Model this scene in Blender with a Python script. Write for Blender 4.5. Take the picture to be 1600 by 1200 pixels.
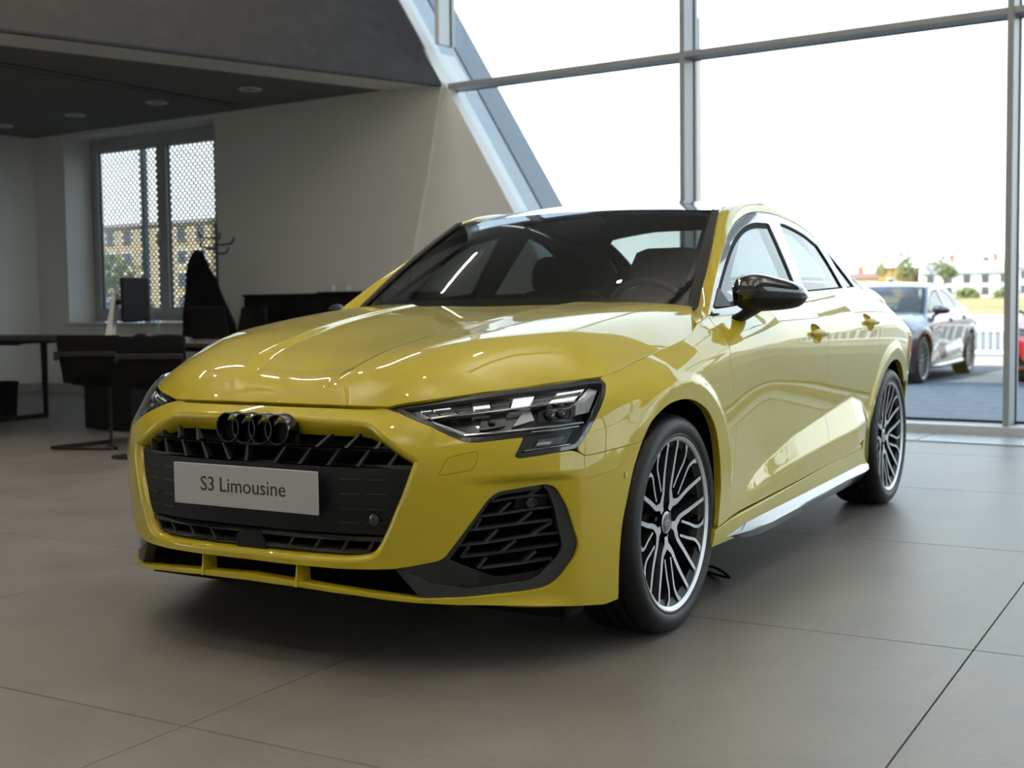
import bpy, math, random
import numpy as np
from mathutils import Vector, Matrix
from mathutils.geometry import delaunay_2d_cdt
random.seed(5); rng = np.random.default_rng(5)
SC = bpy.context.scene
for o in list(bpy.data.objects): bpy.data.objects.remove(o)
COL = SC.collection
# ---------------------------------------------------------------- camera
# the yellow car stands at the origin (front axle), nose towards +x, its left side towards +y
cd = bpy.data.cameras.new('camera'); cam = bpy.data.objects.new('camera', cd); COL.objects.link(cam); SC.camera = cam
_yaw, _pit, _rol = 3.66568385, .0647398137, -.0126925834
_d = Vector((math.cos(_yaw)*math.cos(_pit), math.sin(_yaw)*math.cos(_pit), -math.sin(_pit)))
_r = _d.cross(Vector((0, 0, 1))).normalized(); _u = _r.cross(_d)
_c, _s = math.cos(_rol), math.sin(_rol)
_r2 = _c*_r+_s*_u; _u2 = -_s*_r+_c*_u
_m = Matrix((_r2, _u2, -_d)).transposed().to_4x4(); _m.translation = Vector((3.42095816, 2.30566439, .979445602))
cam.matrix_world = _m
cd.sensor_width = 36; cd.lens = 1966.05885/1600*36; cd.clip_end = 2000
cd.dof.use_dof = True; cd.dof.focus_distance = 3.6; cd.dof.aperture_fstop = 4.0
# ---------------------------------------------------------------- sky, sun, exposure
W = bpy.data.worlds.new('sky'); SC.world = W; W.use_nodes = True
nt = W.node_tree; nt.nodes.clear()
tc = nt.nodes.new('ShaderNodeTexCoord'); sx = nt.nodes.new('ShaderNodeSeparateXYZ')
rp = nt.nodes.new('ShaderNodeValToRGB'); bg = nt.nodes.new('ShaderNodeBackground'); wo = nt.nodes.new('ShaderNodeOutputWorld')
nt.links.new(tc.outputs['Generated'], sx.inputs[0]); nt.links.new(sx.outputs['Z'], rp.inputs[0])
nt.links.new(rp.outputs[0], bg.inputs[0]); nt.links.new(bg.outputs[0], wo.inputs[0])
cr = rp.color_ramp
cr.elements[0].position = 0; cr.elements[0].color = (.98, 1.0, 1.0, 1)
cr.elements[1].position = 1; cr.elements[1].color = (.42, .60, .86, 1)
for pos, c in ((.12, (.93, .985, 1, 1)), (.28, (.84, .93, 1.0, 1)), (.55, (.60, .77, .96, 1))):
    e = cr.elements.new(pos); e.color = c
bg.inputs[1].default_value = 1.75
sl = bpy.data.lights.new('sun', 'SUN'); sun = bpy.data.objects.new('sun', sl); COL.objects.link(sun)
sl.energy = 5.5; sl.angle = .009; sl.color = (1, .95, .86)
sun.rotation_euler = Vector((-.76, .20, -.58)).to_track_quat('-Z', 'Y').to_euler()
SC.view_settings.view_transform = 'Standard'; SC.view_settings.look = 'None'
SC.view_settings.gamma = 1; SC.view_settings.use_curve_mapping = False; SC.view_settings.exposure = 1.0
SC.cycles.max_bounces = 10; SC.cycles.transparent_max_bounces = 24; SC.cycles.glossy_bounces = 6; SC.cycles.diffuse_bounces = 5
SC.cycles.caustics_reflective = False; SC.cycles.caustics_refractive = False
SC.cycles.sample_clamp_indirect = 6
# ---------------------------------------------------------------- materials
MATS = {}
def mat(name, col=(.5, .5, .5), rough=.5, metal=0., coat=0., spec=.5, emit=None, estr=1., bump=None, var=None, coatr=.02, sheen=0.):
    """principled material; bump=(scale,strength); var=(scale,amount) varies the colour by noise"""
    m = bpy.data.materials.new(name); m.use_nodes = True; MATS[name] = m
    n = m.node_tree.nodes; l = m.node_tree.links; b = n['Principled BSDF']
    b.inputs['Base Color'].default_value = (*col, 1); b.inputs['Roughness'].default_value = rough
    b.inputs['Metallic'].default_value = metal; b.inputs['Coat Weight'].default_value = coat
    b.inputs['Coat Roughness'].default_value = coatr; b.inputs['Specular IOR Level'].default_value = spec
    b.inputs['Sheen Weight'].default_value = sheen
    if emit: b.inputs['Emission Color'].default_value = (*emit, 1); b.inputs['Emission Strength'].default_value = estr
    if bump or var:
        t = n.new('ShaderNodeTexCoord')
    if bump:
        x = n.new('ShaderNodeTexNoise'); x.inputs['Scale'].default_value = bump[0]; x.inputs['Detail'].default_value = 4
        q = n.new('ShaderNodeBump'); q.inputs['Strength'].default_value = bump[1]; q.inputs['Distance'].default_value = .01
        l.new(t.outputs['Object'], x.inputs[0]); l.new(x.outputs[0], q.inputs['Height']); l.new(q.outputs[0], b.inputs['Normal'])
    if var:
        x = n.new('ShaderNodeTexNoise'); x.inputs['Scale'].default_value = var[0]; x.inputs['Detail'].default_value = 6
        r = n.new('ShaderNodeValToRGB'); k = var[1]
        r.color_ramp.elements[0].position = .3; r.color_ramp.elements[1].position = .7
        r.color_ramp.elements[0].color = (*[c*(1-k) for c in col], 1); r.color_ramp.elements[1].color = (*[min(1, c*(1+k)) for c in col], 1)
        l.new(t.outputs['Object'], x.inputs[0]); l.new(x.outputs[0], r.inputs[0]); l.new(r.outputs[0], b.inputs['Base Color'])
    return m
def glassmat(name, tint=(1, 1, 1), ior=1.5, rough=0., gloss=(1, 1, 1)):
    """thin clear pane: tinted see-through plus a fresnel mirror"""
    m = bpy.data.materials.new(name); m.use_nodes = True; MATS[name] = m
    n = m.node_tree.nodes; l = m.node_tree.links; n.clear()
    o = n.new('ShaderNodeOutputMaterial'); mx = n.new('ShaderNodeMixShader'); t = n.new('ShaderNodeBsdfTransparent'); g = n.new('ShaderNodeBsdfGlossy'); f = n.new('ShaderNodeLayerWeight'); f.inputs[0].default_value = .5; pw = n.new('ShaderNodeMath'); pw.operation = 'POWER'; pw.inputs[1].default_value = 5; ma_ = n.new('ShaderNodeMath'); ma_.operation = 'MULTIPLY_ADD'; f0 = ((ior-1)/(ior+1))**2; ma_.inputs[1].default_value = 1-f0; ma_.inputs[2].default_value = f0; l.new(f.outputs['Facing'], pw.inputs[0]); l.new(pw.outputs[0], ma_.inputs[0])
    t.inputs[0].default_value = (*tint, 1); g.inputs[0].default_value = (*gloss, 1); g.inputs['Roughness'].default_value = rough
    l.new(ma_.outputs[0], mx.inputs[0]); l.new(t.outputs[0], mx.inputs[1]); l.new(g.outputs[0], mx.inputs[2]); l.new(mx.outputs[0], o.inputs[0])
    return m
# ---------------------------------------------------------------- objects
def put(me, name, parent=None, loc=None, rot=None):
    o = bpy.data.objects.new(name, me); COL.objects.link(o)
    if parent: o.parent = parent
    if loc is not None: o.location = loc
    if rot is not None: o.rotation_euler = rot
    return o
def tag(o, label=None, cat=None, group=None, kind=None):
    if label: o['label'] = label
    if cat: o['category'] = cat
    if group: o['group'] = group
    if kind: o['kind'] = kind
    return o
def empty(name, loc=(0, 0, 0), rz=0., label=None, cat=None, group=None, kind=None):
    o = bpy.data.objects.new(name, None); COL.objects.link(o); o.location = loc; o.rotation_euler = (0, 0, rz); o.empty_display_size = .1
    return tag(o, label, cat, group, kind)
def copy_tree(o, parent=None):
    c = o.copy(); COL.objects.link(c)
    if parent: c.parent = parent
    for ch in list(o.children): copy_tree(ch, c)
    return c
class MB:
    """collects faces; build() links them as ONE mesh object"""
    def __init__(s): s.v = []; s.f = []; s.mi = []; s.k = 0
    def add(s, V, F, mi=None):
        b = len(s.v); s.v += [tuple(map(float, p)) for p in V]; s.f += [tuple(b+i for i in f) for f in F]; s.mi += [s.k if mi is None else mi]*len(F); return s
    def box(s, c, size, rz=0., bev=0., M=None, ry=0.):
        x, y, z = [k/2 for k in size]
        if bev > 0:
            b = min(bev, x*.9, y*.9, z*.9); V = []
            # chamfered box: 24 corners
            for sx in (-1, 1):
                for sy in (-1, 1):
                    for sz in (-1, 1):
                        V += [(sx*x, sy*(y-b), sz*(z-b)), (sx*(x-b), sy*y, sz*(z-b)), (sx*(x-b), sy*(y-b), sz*z)]
            I = lambda a, bb, cc, k: ((a*2+bb)*2+cc)*3+k
            F = [(I(1,0,0,0), I(1,1,0,0), I(1,1,1,0), I(1,0,1,0)), (I(0,0,0,0), I(0,0,1,0), I(0,1,1,0), I(0,1,0,0)),
                 (I(0,1,0,1), I(0,1,1,1), I(1,1,1,1), I(1,1,0,1)), (I(0,0,0,1), I(1,0,0,1), I(1,0,1,1), I(0,0,1,1)),
                 (I(0,0,1,2), I(1,0,1,2), I(1,1,1,2), I(0,1,1,2)), (I(0,0,0,2), I(0,1,0,2), I(1,1,0,2), I(1,0,0,2))]
            for a in (0, 1):
                for c_ in (0, 1):
                    F.append((I(0,a,c_,1), I(1,a,c_,1), I(1,a,c_,2), I(0,a,c_,2))); F.append((I(a,0,c_,0), I(a,1,c_,0), I(a,1,c_,2), I(a,0,c_,2))); F.append((I(a,c_,0,0), I(a,c_,1,0), I(a,c_,1,1), I(a,c_,0,1)))
                    for d in (0, 1): F.append((I(a,c_,d,0), I(a,c_,d,1), I(a,c_,d,2)))
        else:
            V = [(sx*x, sy*y, sz*z) for sx in (-1, 1) for sy in (-1, 1) for sz in (-1, 1)]
            F = [(0,1,3,2), (4,6,7,5), (0,4,5,1), (2,3,7,6), (0,2,6,4), (1,5,7,3)]
        V = np.array(V)
        if ry: V = np.stack([V[:,0]*math.cos(ry)+V[:,2]*math.sin(ry), V[:,1], -V[:,0]*math.sin(ry)+V[:,2]*math.cos(ry)], 1)
        if M is not None: V = V@np.array(M).T
        if rz: V = np.stack([V[:,0]*math.cos(rz)-V[:,1]*math.sin(rz), V[:,0]*math.sin(rz)+V[:,1]*math.cos(rz), V[:,2]], 1)
        return s.add(V+np.array(c), F)
    def tube(s, pts, r, n=10, closed=False, cap=True, sq=None):
        """round (or sq=(w,h) rectangular) bar along a polyline"""
        P = np.array(pts, float); m = len(P)
        R = np.broadcast_to(np.asarray(r, float), (m,))
        T = np.gradient(P, axis=0) if not closed else np.roll(P, -1, 0)-np.roll(P, 1, 0)
        T /= np.linalg.norm(T, axis=1)[:, None]
        up = np.array([0, 0, 1.]) if abs(T[0, 2]) < .9 else np.array([0, 1., 0]); V = []
        for i in range(m):
            a = np.cross(T[i], up); a /= np.linalg.norm(a); b = np.cross(a, T[i]); up = b
            if sq: V += [P[i]+a*x*sq[0]/2+b*y*sq[1]/2 for x, y in ((1, 1), (-1, 1), (-1, -1), (1, -1))]
            else: V += [P[i]+R[i]*(a*math.cos(t)+b*math.sin(t)) for t in np.linspace(0, 2*math.pi, n, endpoint=False)]
        if sq: n = 4
        F = [(i*n+j, i*n+(j+1) % n, ((i+1) % m)*n+(j+1) % n, ((i+1) % m)*n+j) for i in range(m if closed else m-1) for j in range(n)]
        if cap and not closed: F += [tuple(range(n-1, -1, -1)), tuple((m-1)*n+j for j in range(n))]
        return s.add(V, F)
    def lathe(s, prof, n=48, axis='z', c=(0, 0, 0), closed=False, a0=0., a1=2*math.pi):
        """prof: (radius, height) pairs turned about an axis through c"""
        full = abs(a1-a0) > 6.28; A = np.linspace(a0, a1, n, endpoint=not full); V = []
        for t in A:
            for r, h in prof:
                p = (r*math.cos(t), r*math.sin(t), h)
                V.append({'z': p, 'y': (p[0], p[2], p[1]), 'x': (p[2], p[0], p[1])}[axis])
        m = len(prof); N = len(A); F = []
        for i in range(N if full else N-1):
            for j in range(m if closed else m-1):
                q = (i*m+j, ((i+1) % N)*m+j, ((i+1) % N)*m+(j+1) % m, i*m+(j+1) % m); F.append(q[::-1] if axis == 'y' else q)
        return s.add(np.array(V)+np.array(c), F)
    def prism(s, poly, h0, h1, f):
        """polygon (2-d) between two heights, f(u,v,h)->xyz"""
        n = len(poly); V = [f(u, v, h0) for u, v in poly]+[f(u, v, h1) for u, v in poly]
        return s.add(V, [tuple(range(n-1, -1, -1)), tuple(range(n, 2*n))]+[(i, (i+1) % n, n+(i+1) % n, n+i) for i in range(n)])
    def grid(s, V, nu, nv, closeu=False):
        return s.add(V, [(i*nv+j, ((i+1) % nu)*nv+j, ((i+1) % nu)*nv+j+1, i*nv+j+1) for i in range(nu if closeu else nu-1) for j in range(nv-1)])
    def build(s, name, mats, parent=None, smooth=None, loc=None, rot=None, rec=True):
        me = bpy.data.meshes.new(name); me.from_pydata(s.v, [], s.f)
        for m in (mats if isinstance(mats, (list, tuple)) else [mats]): me.materials.append(MATS[m] if isinstance(m, str) else m)
        if any(s.mi): me.polygons.foreach_set('material_index', s.mi)
        if rec:
            import bmesh
            b = bmesh.new(); b.from_mesh(me); bmesh.ops.recalc_face_normals(b, faces=b.faces); b.to_mesh(me); b.free()
        if smooth:
            me.shade_smooth(); me.set_sharp_from_angle(angle=math.radians(smooth))
        me.update()
        return put(me, name, parent, loc, rot)
def text_mesh(txt, size, depth, name, m, parent, M, align='CENTER', sx=1.):
    c = bpy.data.curves.new(name, 'FONT'); c.body = txt; c.size = size; c.extrude = depth; c.align_x = align; c.align_y = 'CENTER'; c.resolution_u = 3
    t = bpy.data.objects.new('tmp', c); COL.objects.link(t); dg = bpy.context.evaluated_depsgraph_get()
    me = bpy.data.meshes.new_from_object(t.evaluated_get(dg)); bpy.data.objects.remove(t)
    me.transform(Matrix(M)@Matrix.Diagonal((sx, 1, 1, 1))); me.materials.clear(); me.materials.append(MATS[m])
    return put(me, name, parent)
# ---------------------------------------------------------------- trimmed panels on smooth surfaces
def crom(pts, n=6):
    P = np.array(pts, float); Q = np.vstack([2*P[0]-P[1], P, 2*P[-1]-P[-2]]); out = []
    for i in range(1, len(Q)-2):
        p0, p1, p2, p3 = Q[i-1:i+3]
        t = [0]
        for a, b in ((p0, p1), (p1, p2), (p2, p3)): t.append(t[-1]+max(np.linalg.norm(b-a), 1e-6)**.5)
        for k in range(n):
            u = t[1]+(t[2]-t[1])*k/n
            A1 = (t[1]-u)/(t[1]-t[0])*p0+(u-t[0])/(t[1]-t[0])*p1; A2 = (t[2]-u)/(t[2]-t[1])*p1+(u-t[1])/(t[2]-t[1])*p2; A3 = (t[3]-u)/(t[3]-t[2])*p2+(u-t[2])/(t[3]-t[2])*p3
            B1 = (t[2]-u)/(t[2]-t[0])*A1+(u-t[0])/(t[2]-t[0])*A2; B2 = (t[3]-u)/(t[3]-t[1])*A2+(u-t[1])/(t[3]-t[1])*A3
            out.append((t[2]-u)/(t[2]-t[1])*B1+(u-t[1])/(t[2]-t[1])*B2)
    out.append(P[-1]); return [tuple(p) for p in out]
def outline(*segs, step=.02, sc=(1, 1)):
    """segs: (u,v) corners, (u,v,r) filleted corners, or lists of points joined by a smooth curve"""
    pts = []
    for s in segs:
        if isinstance(s, list): pts += [(p[0], p[1], 0) for p in crom(s)]
        else: pts.append((*s, 0)[:3])
    n = len(pts); out = []
    for i, (u, v, r) in enumerate(pts):
        if r <= 0: out.append((u, v)); continue
        p = np.array([u, v])*sc; a = np.array(pts[i-1][:2])*sc-p; b = np.array(pts[(i+1) % n][:2])*sc-p
        la, lb = np.linalg.norm(a), np.linalg.norm(b); k = min(r, la*.45, lb*.45); a /= la; b /= lb
        for t in np.linspace(0, 1, 6):
            q = p+a*k*(1-t)**2+b*k*t*t; out.append(tuple(q/np.array(sc)))
    d = [out[0]]
    for p in out[1:]:
        if math.hypot((p[0]-d[-1][0])*sc[0], (p[1]-d[-1][1])*sc[1]) > 4e-4: d.append(p)
    if math.hypot((d[0][0]-d[-1][0])*sc[0], (d[0][1]-d[-1][1])*sc[1]) < 4e-4: d.pop()
    res = []
    for i in range(len(d)):
        a, b = np.array(d[i]), np.array(d[(i+1) % len(d)]); L = np.linalg.norm((b-a)*sc); k = max(1, int(math.ceil(L/step)))
        res += [tuple(a+(b-a)*j/k) for j in range(k)]
    A = np.array(res); ar = (A[:, 0]*np.roll(A[:, 1], -1)-A[:, 1]*np.roll(A[:, 0], -1)).sum()
    return A if ar > 0 else A[::-1]
def inside(P, poly):
    x, y = P[:, 0][:, None], P[:, 1][:, None]; a = poly; b = np.roll(poly, -1, 0)
    c = ((a[:, 1] > y) != (b[:, 1] > y)) & (x < (b[:, 0]-a[:, 0])*(y-a[:, 1])/(b[:, 1]-a[:, 1]+1e-15)+a[:, 0])
    return c.sum(1) % 2 == 1
def edgedist(P, poly):
    a = poly; d = np.roll(poly, -1, 0)-a; L = (d*d).sum(1)+1e-15; D = np.full(len(P), 1e9)
    for i in range(0, len(P), 2000):
        q = P[i:i+2000, None, :]-a; t = np.clip((q*d).sum(2)/L, 0, 1); D[i:i+2000] = np.sqrt(((q-d*t[..., None])**2).sum(2)).min(1)
    return D
def inset(poly, g, sc):
    A = poly*sc; t = np.roll(A, -1, 0)-np.roll(A, 1, 0); t /= np.linalg.norm(t, axis=1)[:, None]+1e-12
    return (A+np.stack([-t[:, 1], t[:, 0]], 1)*g)/sc
def surf_normal(f, u, v, h=(1e-3, 1e-3), flip=False):
    n = np.cross(f(u+h[0], v)-f(u-h[0], v), f(u, v+h[1])-f(u, v-h[1])); n /= np.linalg.norm(n, axis=-1)[..., None]+1e-12
    return -n if flip else n
LIP = ((.0012, .0012), (.0018, .004), (.0018, .016))
PCACHE = {}
def panel(name, f, out, m, parent, holes=(), step=.015, sc=(1, 1), lip=LIP, hlip=None, gap=.0017, off=0., flip=False, mirror=False, stretch=(1, 1), key=None):
    """a sheet cut out of the surface f(u,v) along an outline, with turned edges; returns the object (and its mirror image)"""
    sc = np.array(sc, float); loops = [inset(np.array(out), gap, sc)]+[np.array(h)[::-1] if False else np.array(h) for h in holes]
    lo, hi = loops[0].min(0), loops[0].max(0); st = step/sc*np.array(stretch)
    gu, gv = np.arange(lo[0], hi[0], st[0]), np.arange(lo[1], hi[1], st[1])
    G = np.array([(u+(j % 2)*st[0]*.5, v) for j, v in enumerate(gv) for u in gu]) if len(gu) and len(gv) else np.zeros((0, 2))
    if len(G):
        G = G[inside(G, loops[0])]
        for h in loops[1:]: G = G[~inside(G, h)]
        dm = np.ones(len(G), bool)
        for h in loops: dm &= edgedist(G*sc, h*sc) > step*.45*min(stretch)
        G = G[dm]
    V2 = list(map(Vector, np.vstack(loops)*sc))+[Vector(p) for p in G*sc]; E = []; b = 0
    for h in loops: E += [(b+i, b+(i+1) % len(h)) for i in range(len(h))]; b += len(h)
    vo, _, fo, ov, _, _ = delaunay_2d_cdt(V2, E, [], 0, 1e-7)
    P = np.array([tuple(v) for v in vo])/sc; T = np.array([t for t in fo if len(t) == 3]); cen = P[T].mean(1); k = inside(cen, loops[0])
    for h in loops[1:]: k &= ~inside(cen, h)
    T = T[k]; h_ = tuple(1e-3/sc)
    X = f(P[:, 0], P[:, 1]); Nn = surf_normal(f, P[:, 0], P[:, 1], h_, flip); X = X+Nn*off
    a = np.cross(X[T[:, 1]]-X[T[:, 0]], X[T[:, 2]]-X[T[:, 0]]); bad = (a*Nn[T[:, 0]]).sum(1) < 0; T[bad] = T[bad][:, ::-1]
    vs, ns, fs = [X], [Nn], [tuple(t) for t in T]; nv = len(X)
    for li, h in enumerate(loops):
        L = lip if li == 0 else (hlip[li-1] if isinstance(hlip, list) else hlip or lip)
        if not L: continue
        x = f(h[:, 0], h[:, 1]); n = surf_normal(f, h[:, 0], h[:, 1], h_, flip); x = x+n*off
        t = np.roll(x, -1, 0)-np.roll(x, 1, 0); t /= np.linalg.norm(t, axis=1)[:, None]+1e-12
        bd = np.cross(t, n)
        hc = h.mean(0)
        pr = f(h[:, 0]+(0 if True else 0), h[:, 1])
        # outward = away from the sheet: test in the parameter plane
        tt = np.roll(h*sc, -1, 0)-np.roll(h*sc, 1, 0); nn = np.stack([tt[:, 1], -tt[:, 0]], 1); nn /= np.linalg.norm(nn, axis=1)[:, None]+1e-12
        q = h+nn*1e-3/sc; x2 = f(q[:, 0], q[:, 1]); so = np.sign(((x2-f(h[:, 0], h[:, 1]))*bd).sum(1)); 
        if li > 0: so = -so
        # loops are counter-clockwise: nn points outwards of the loop
        bd = bd*so[:, None]
        rings = [x]; rn = [n]
        pw, pdp = 0, 0
        for w, dp in L:
            rings.append(x+bd*w-n*dp); dw, dd = w-pw, dp-pdp; g = bd*dd+n*dw; g /= np.linalg.norm(g, axis=1)[:, None]+1e-12
            rn.append(g); pw, pdp = w, dp
        for i in range(1, len(rn)-1): rn[i] = rn[i]+rn[i+1]; rn[i] /= np.linalg.norm(rn[i], axis=1)[:, None]+1e-12
        rn[0] = n
        m_ = len(h)
        for i, (x_, n_) in enumerate(zip(rings, rn)): vs.append(x_); ns.append(n_)
        c2 = (so*(1 if li == 0 else 1)).mean() > 0
        for i in range(len(rings)-1):
            for j in range(m_):
                q = (nv+i*m_+j, nv+(i+1)*m_+j, nv+(i+1)*m_+(j+1) % m_, nv+i*m_+(j+1) % m_)
                fs.append(q)
        nv += m_*len(rings)
    VV = np.vstack(vs); NN = np.vstack(ns); FF = []
    for q in fs:
        p = VV[list(q[:3])]; g = np.cross(p[1]-p[0], p[2]-p[0]); FF.append(q if (g*NN[list(q)].sum(0)).sum() >= 0 else q[::-1])
    res = []
    for mi in ((0, 1) if mirror else (0,)):
        v = VV*np.array([1, -1, 1]) if mi else VV; nn = NN*np.array([1, -1, 1]) if mi else NN; ff = [q[::-1] for q in FF] if mi else FF
        me = bpy.data.meshes.new(name); me.from_pydata(v.tolist(), [], ff); me.materials.append(MATS[m]); me.shade_smooth()
        me.normals_split_custom_set_from_vertices(nn.tolist()); me.update()
        pa = parent[mi] if isinstance(parent, (list, tuple)) else parent
        res.append(put(me, name, pa))
    return res if mirror else res[0]
# ================================================================ the showroom
mat('wall_white', (.74, .735, .70), .75, spec=.3, bump=(30, .03))
mat('fascia_grey', (.042, .039, .038), .8, spec=.25, bump=(9, .25), var=(7, .14))
mat('strip_white', (.80, .79, .75), .8, spec=.2)
mat('office_ceiling', (.22, .212, .21), .9, spec=.1)
mat('hall_ceiling', (.72, .70, .66), .85, spec=.2)
mat('alu_frame', (.33, .345, .35), .45, .2, spec=.5)
mat('alu_light', (.62, .64, .65), .5, .1, spec=.5)
mat('cladding_grey', (.16, .175, .185), .5, .1)
mat('gasket', (.012, .013, .014), .6)
mat('alu_slat', (.62, .66, .68), .35, .4)
mat('baseboard_grey', (.34, .35, .35), .6)
mat('window_grey', (.40, .42, .43), .5)
mat('screen_metal', (.10, .12, .135), .5, .5)
mat('joint_dark', (.050, .048, .045), .9)
mat('light_on', (1, .97, .9), .5, emit=(1, .93, .82), estr=40)
mat('spot_on', (1, .97, .9), .5, emit=(1, .92, .80), estr=800)
mat('added_fill_glow', (1, 1, 1), .5, emit=(1, .96, .88), estr=58)  # glow of the added fill uplights
glassmat('pane_glass', (.93, .96, .965), 1.5)
def floor_material():
    m = bpy.data.materials.new('floor_tile'); m.use_nodes = True; MATS['floor_tile'] = m; n = m.node_tree.nodes; l = m.node_tree.links; b = n['Principled BSDF']
    g = n.new('ShaderNodeNewGeometry'); a = n.new('ShaderNodeTexNoise'); a.inputs['Scale'].default_value = 1.7; a.inputs['Detail'].default_value = 8; a.inputs['Roughness'].default_value = .65
    c = n.new('ShaderNodeTexNoise'); c.inputs['Scale'].default_value = 42; c.inputs['Detail'].default_value = 6; c.inputs['Roughness'].default_value = .7
    for t in (a, c): l.new(g.outputs['Position'], t.inputs[0])
    r1 = n.new('ShaderNodeValToRGB'); r1.color_ramp.elements[0].position = .32; r1.color_ramp.elements[1].position = .72
    r1.color_ramp.elements[0].color = (.150, .137, .120, 1); r1.color_ramp.elements[1].color = (.225, .208, .186, 1); l.new(a.outputs[0], r1.inputs[0])
    r2 = n.new('ShaderNodeValToRGB'); r2.color_ramp.elements[0].position = .28; r2.color_ramp.elements[1].position = .46
    r2.color_ramp.elements[0].color = (.72, .70, .68, 1); r2.color_ramp.elements[1].color = (1, 1, 1, 1); l.new(c.outputs[0], r2.inputs[0])
    mx = n.new('ShaderNodeMix'); mx.data_type = 'RGBA'; mx.blend_type = 'MULTIPLY'; mx.inputs[0].default_value = .7
    l.new(r1.outputs[0], mx.inputs[6]); l.new(r2.outputs[0], mx.inputs[7]); l.new(mx.outputs[2], b.inputs['Base Color'])
    r3 = n.new('ShaderNodeMapRange'); r3.inputs[3].default_value = .36; r3.inputs[4].default_value = .52; l.new(a.outputs[0], r3.inputs[0]); l.new(r3.outputs[0], b.inputs['Roughness'])
    b.inputs['Specular IOR Level'].default_value = .45
    q = n.new('ShaderNodeBump'); q.inputs['Strength'].default_value = .12; q.inputs['Distance'].default_value = .004; l.new(c.outputs[0], q.inputs['Height']); l.new(q.outputs[0], b.inputs['Normal'])
floor_material()
AZ = math.radians(85.6); A0 = np.array([-5.88, .888, 0]); FD = np.array([math.cos(AZ), math.sin(AZ), 0]); FN = np.array([-FD[1], FD[0], 0])   # along the facade; outwards
FL, FR = tuple(A0), (0, 0, AZ)
def FP(a, n, z): return A0+FD*a+FN*n+np.array([0, 0, z])
def fl(P):
    """world -> facade (a, n, z)"""
    d = np.asarray(P)-A0; return np.array([d@FD, d@FN, d[2]])
def clip_half(poly, p, nrm):
    out = []
    for i in range(len(poly)):
        a, b = np.array(poly[i]), np.array(poly[(i+1) % len(poly)]); da, db = (a-p)@nrm, (b-p)@nrm
        if da >= 0: out.append(tuple(a))
        if da*db < 0: out.append(tuple(a+(b-a)*da/(da-db)))
    return out
st = lambda o: tag(o, kind='structure')
# ---- floor of large tiles
b = MB(); b.box((1.6, -1.0, -.056), (16.4, 21.5, .06)); FLOOR = st(b.build('floor', 'joint_dark'))
full_me = None; J = .0022
fp2 = (A0+FN*-.02)[:2]; nn2 = -FN[:2]
for i in range(-6, 6):
    for j in range(-8, 7):
        x0, y0 = 1.31+1.5*i, .186+1.5*j; q = [(x0+J, y0+J), (x0+1.5-J, y0+J), (x0+1.5-J, y0+1.5-J), (x0+J, y0+1.5-J)]
        if x0 > 9 or y0 > 9.3 or y0+1.5 < -11.2: continue
        c = clip_half(q, fp2, nn2)
        if len(c) < 3: continue
        if len(c) == 4 and abs(sum(p[0] for p in c)-sum(p[0] for p in q)) < 1e-6:
            if full_me is None:
                t = MB().box((0, 0, -.0125), (1.5-2*J, 1.5-2*J, .025), bev=.0012).build('tile', 'floor_tile', FLOOR); full_me = t.data
            else: t = put(full_me, 'tile', FLOOR)
            t.location = (x0+.75, y0+.75, 0)
        else: MB().prism(c, -.025, 0, lambda u, v, h: (u, v, h)).build('tile', 'floor_tile', FLOOR)
# ---- window wall of the office corner with its deep reveal (facade plane)
def fprism(poly, n0, n1, nm, m, parent=None): return MB().prism(poly, n0, n1, lambda u, v, h: (u, h, v)).build(nm, m, parent, loc=None if parent else FL, rot=None if parent else FR)
WW = empty('wall_far', FL, AZ, kind='structure')
WA0, WA1, WZ0, WZ1 = -10.37, -7.86, .80, 2.925
for q in ([(-11.3, -.2), (WA0, -.2), (WA0, 3.3), (-11.3, 3.3)], [(WA0, -.2), (WA1, -.2), (WA1, WZ0), (WA0, WZ0)], [(WA0, WZ1), (WA1, WZ1), (WA1, 3.3), (WA0, 3.3)]): fprism(q, 0, .48, 'wall_section', 'wall_white', WW)
fprism([(WA1, -.2), (-5.648, -.2), (-5.592, 0), (-4.880, 2.968), (-5.095, 3.3), (WA1, 3.3)], 0, .48, 'wall_section', 'wall_white', WW)
b = MB(); V = [(-5.60, 0, 0), (-3.047, .06, 0), (-4.887, .05, 2.968), (-4.887, 0, 2.968), (-5.60, .3, 0), (-3.047, .3, 0), (-4.887, .3, 2.968), (-4.89, .3, 2.968)]
b.add(V, [(0, 1, 2, 3), (4, 5, 6, 7), (0, 1, 5, 4), (1, 2, 6, 5), (2, 3, 7, 6), (3, 0, 4, 7)]); b.build('wall_return', 'wall_white', WW)
MB().box((-9.115, .12, .795), (2.56, .36, .03), bev=.004).build('window_board', 'alu_light', WW)
MB().box((-8.5, -.012, .05), (6.0, .016, .10)).build('baseboard_far', 'baseboard_grey', WW)
# left wall
WL = empty('wall_left', FL, AZ, kind='structure'); MB().box((-11.05, -6.5, 2.9), (.22, 14, 6.2)).build('wall_panel', 'wall_white', WL); MB().box((-10.93, -6.5, .05), (.016, 14, .10)).build('baseboard_left', 'baseboard_grey', WL)
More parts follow.
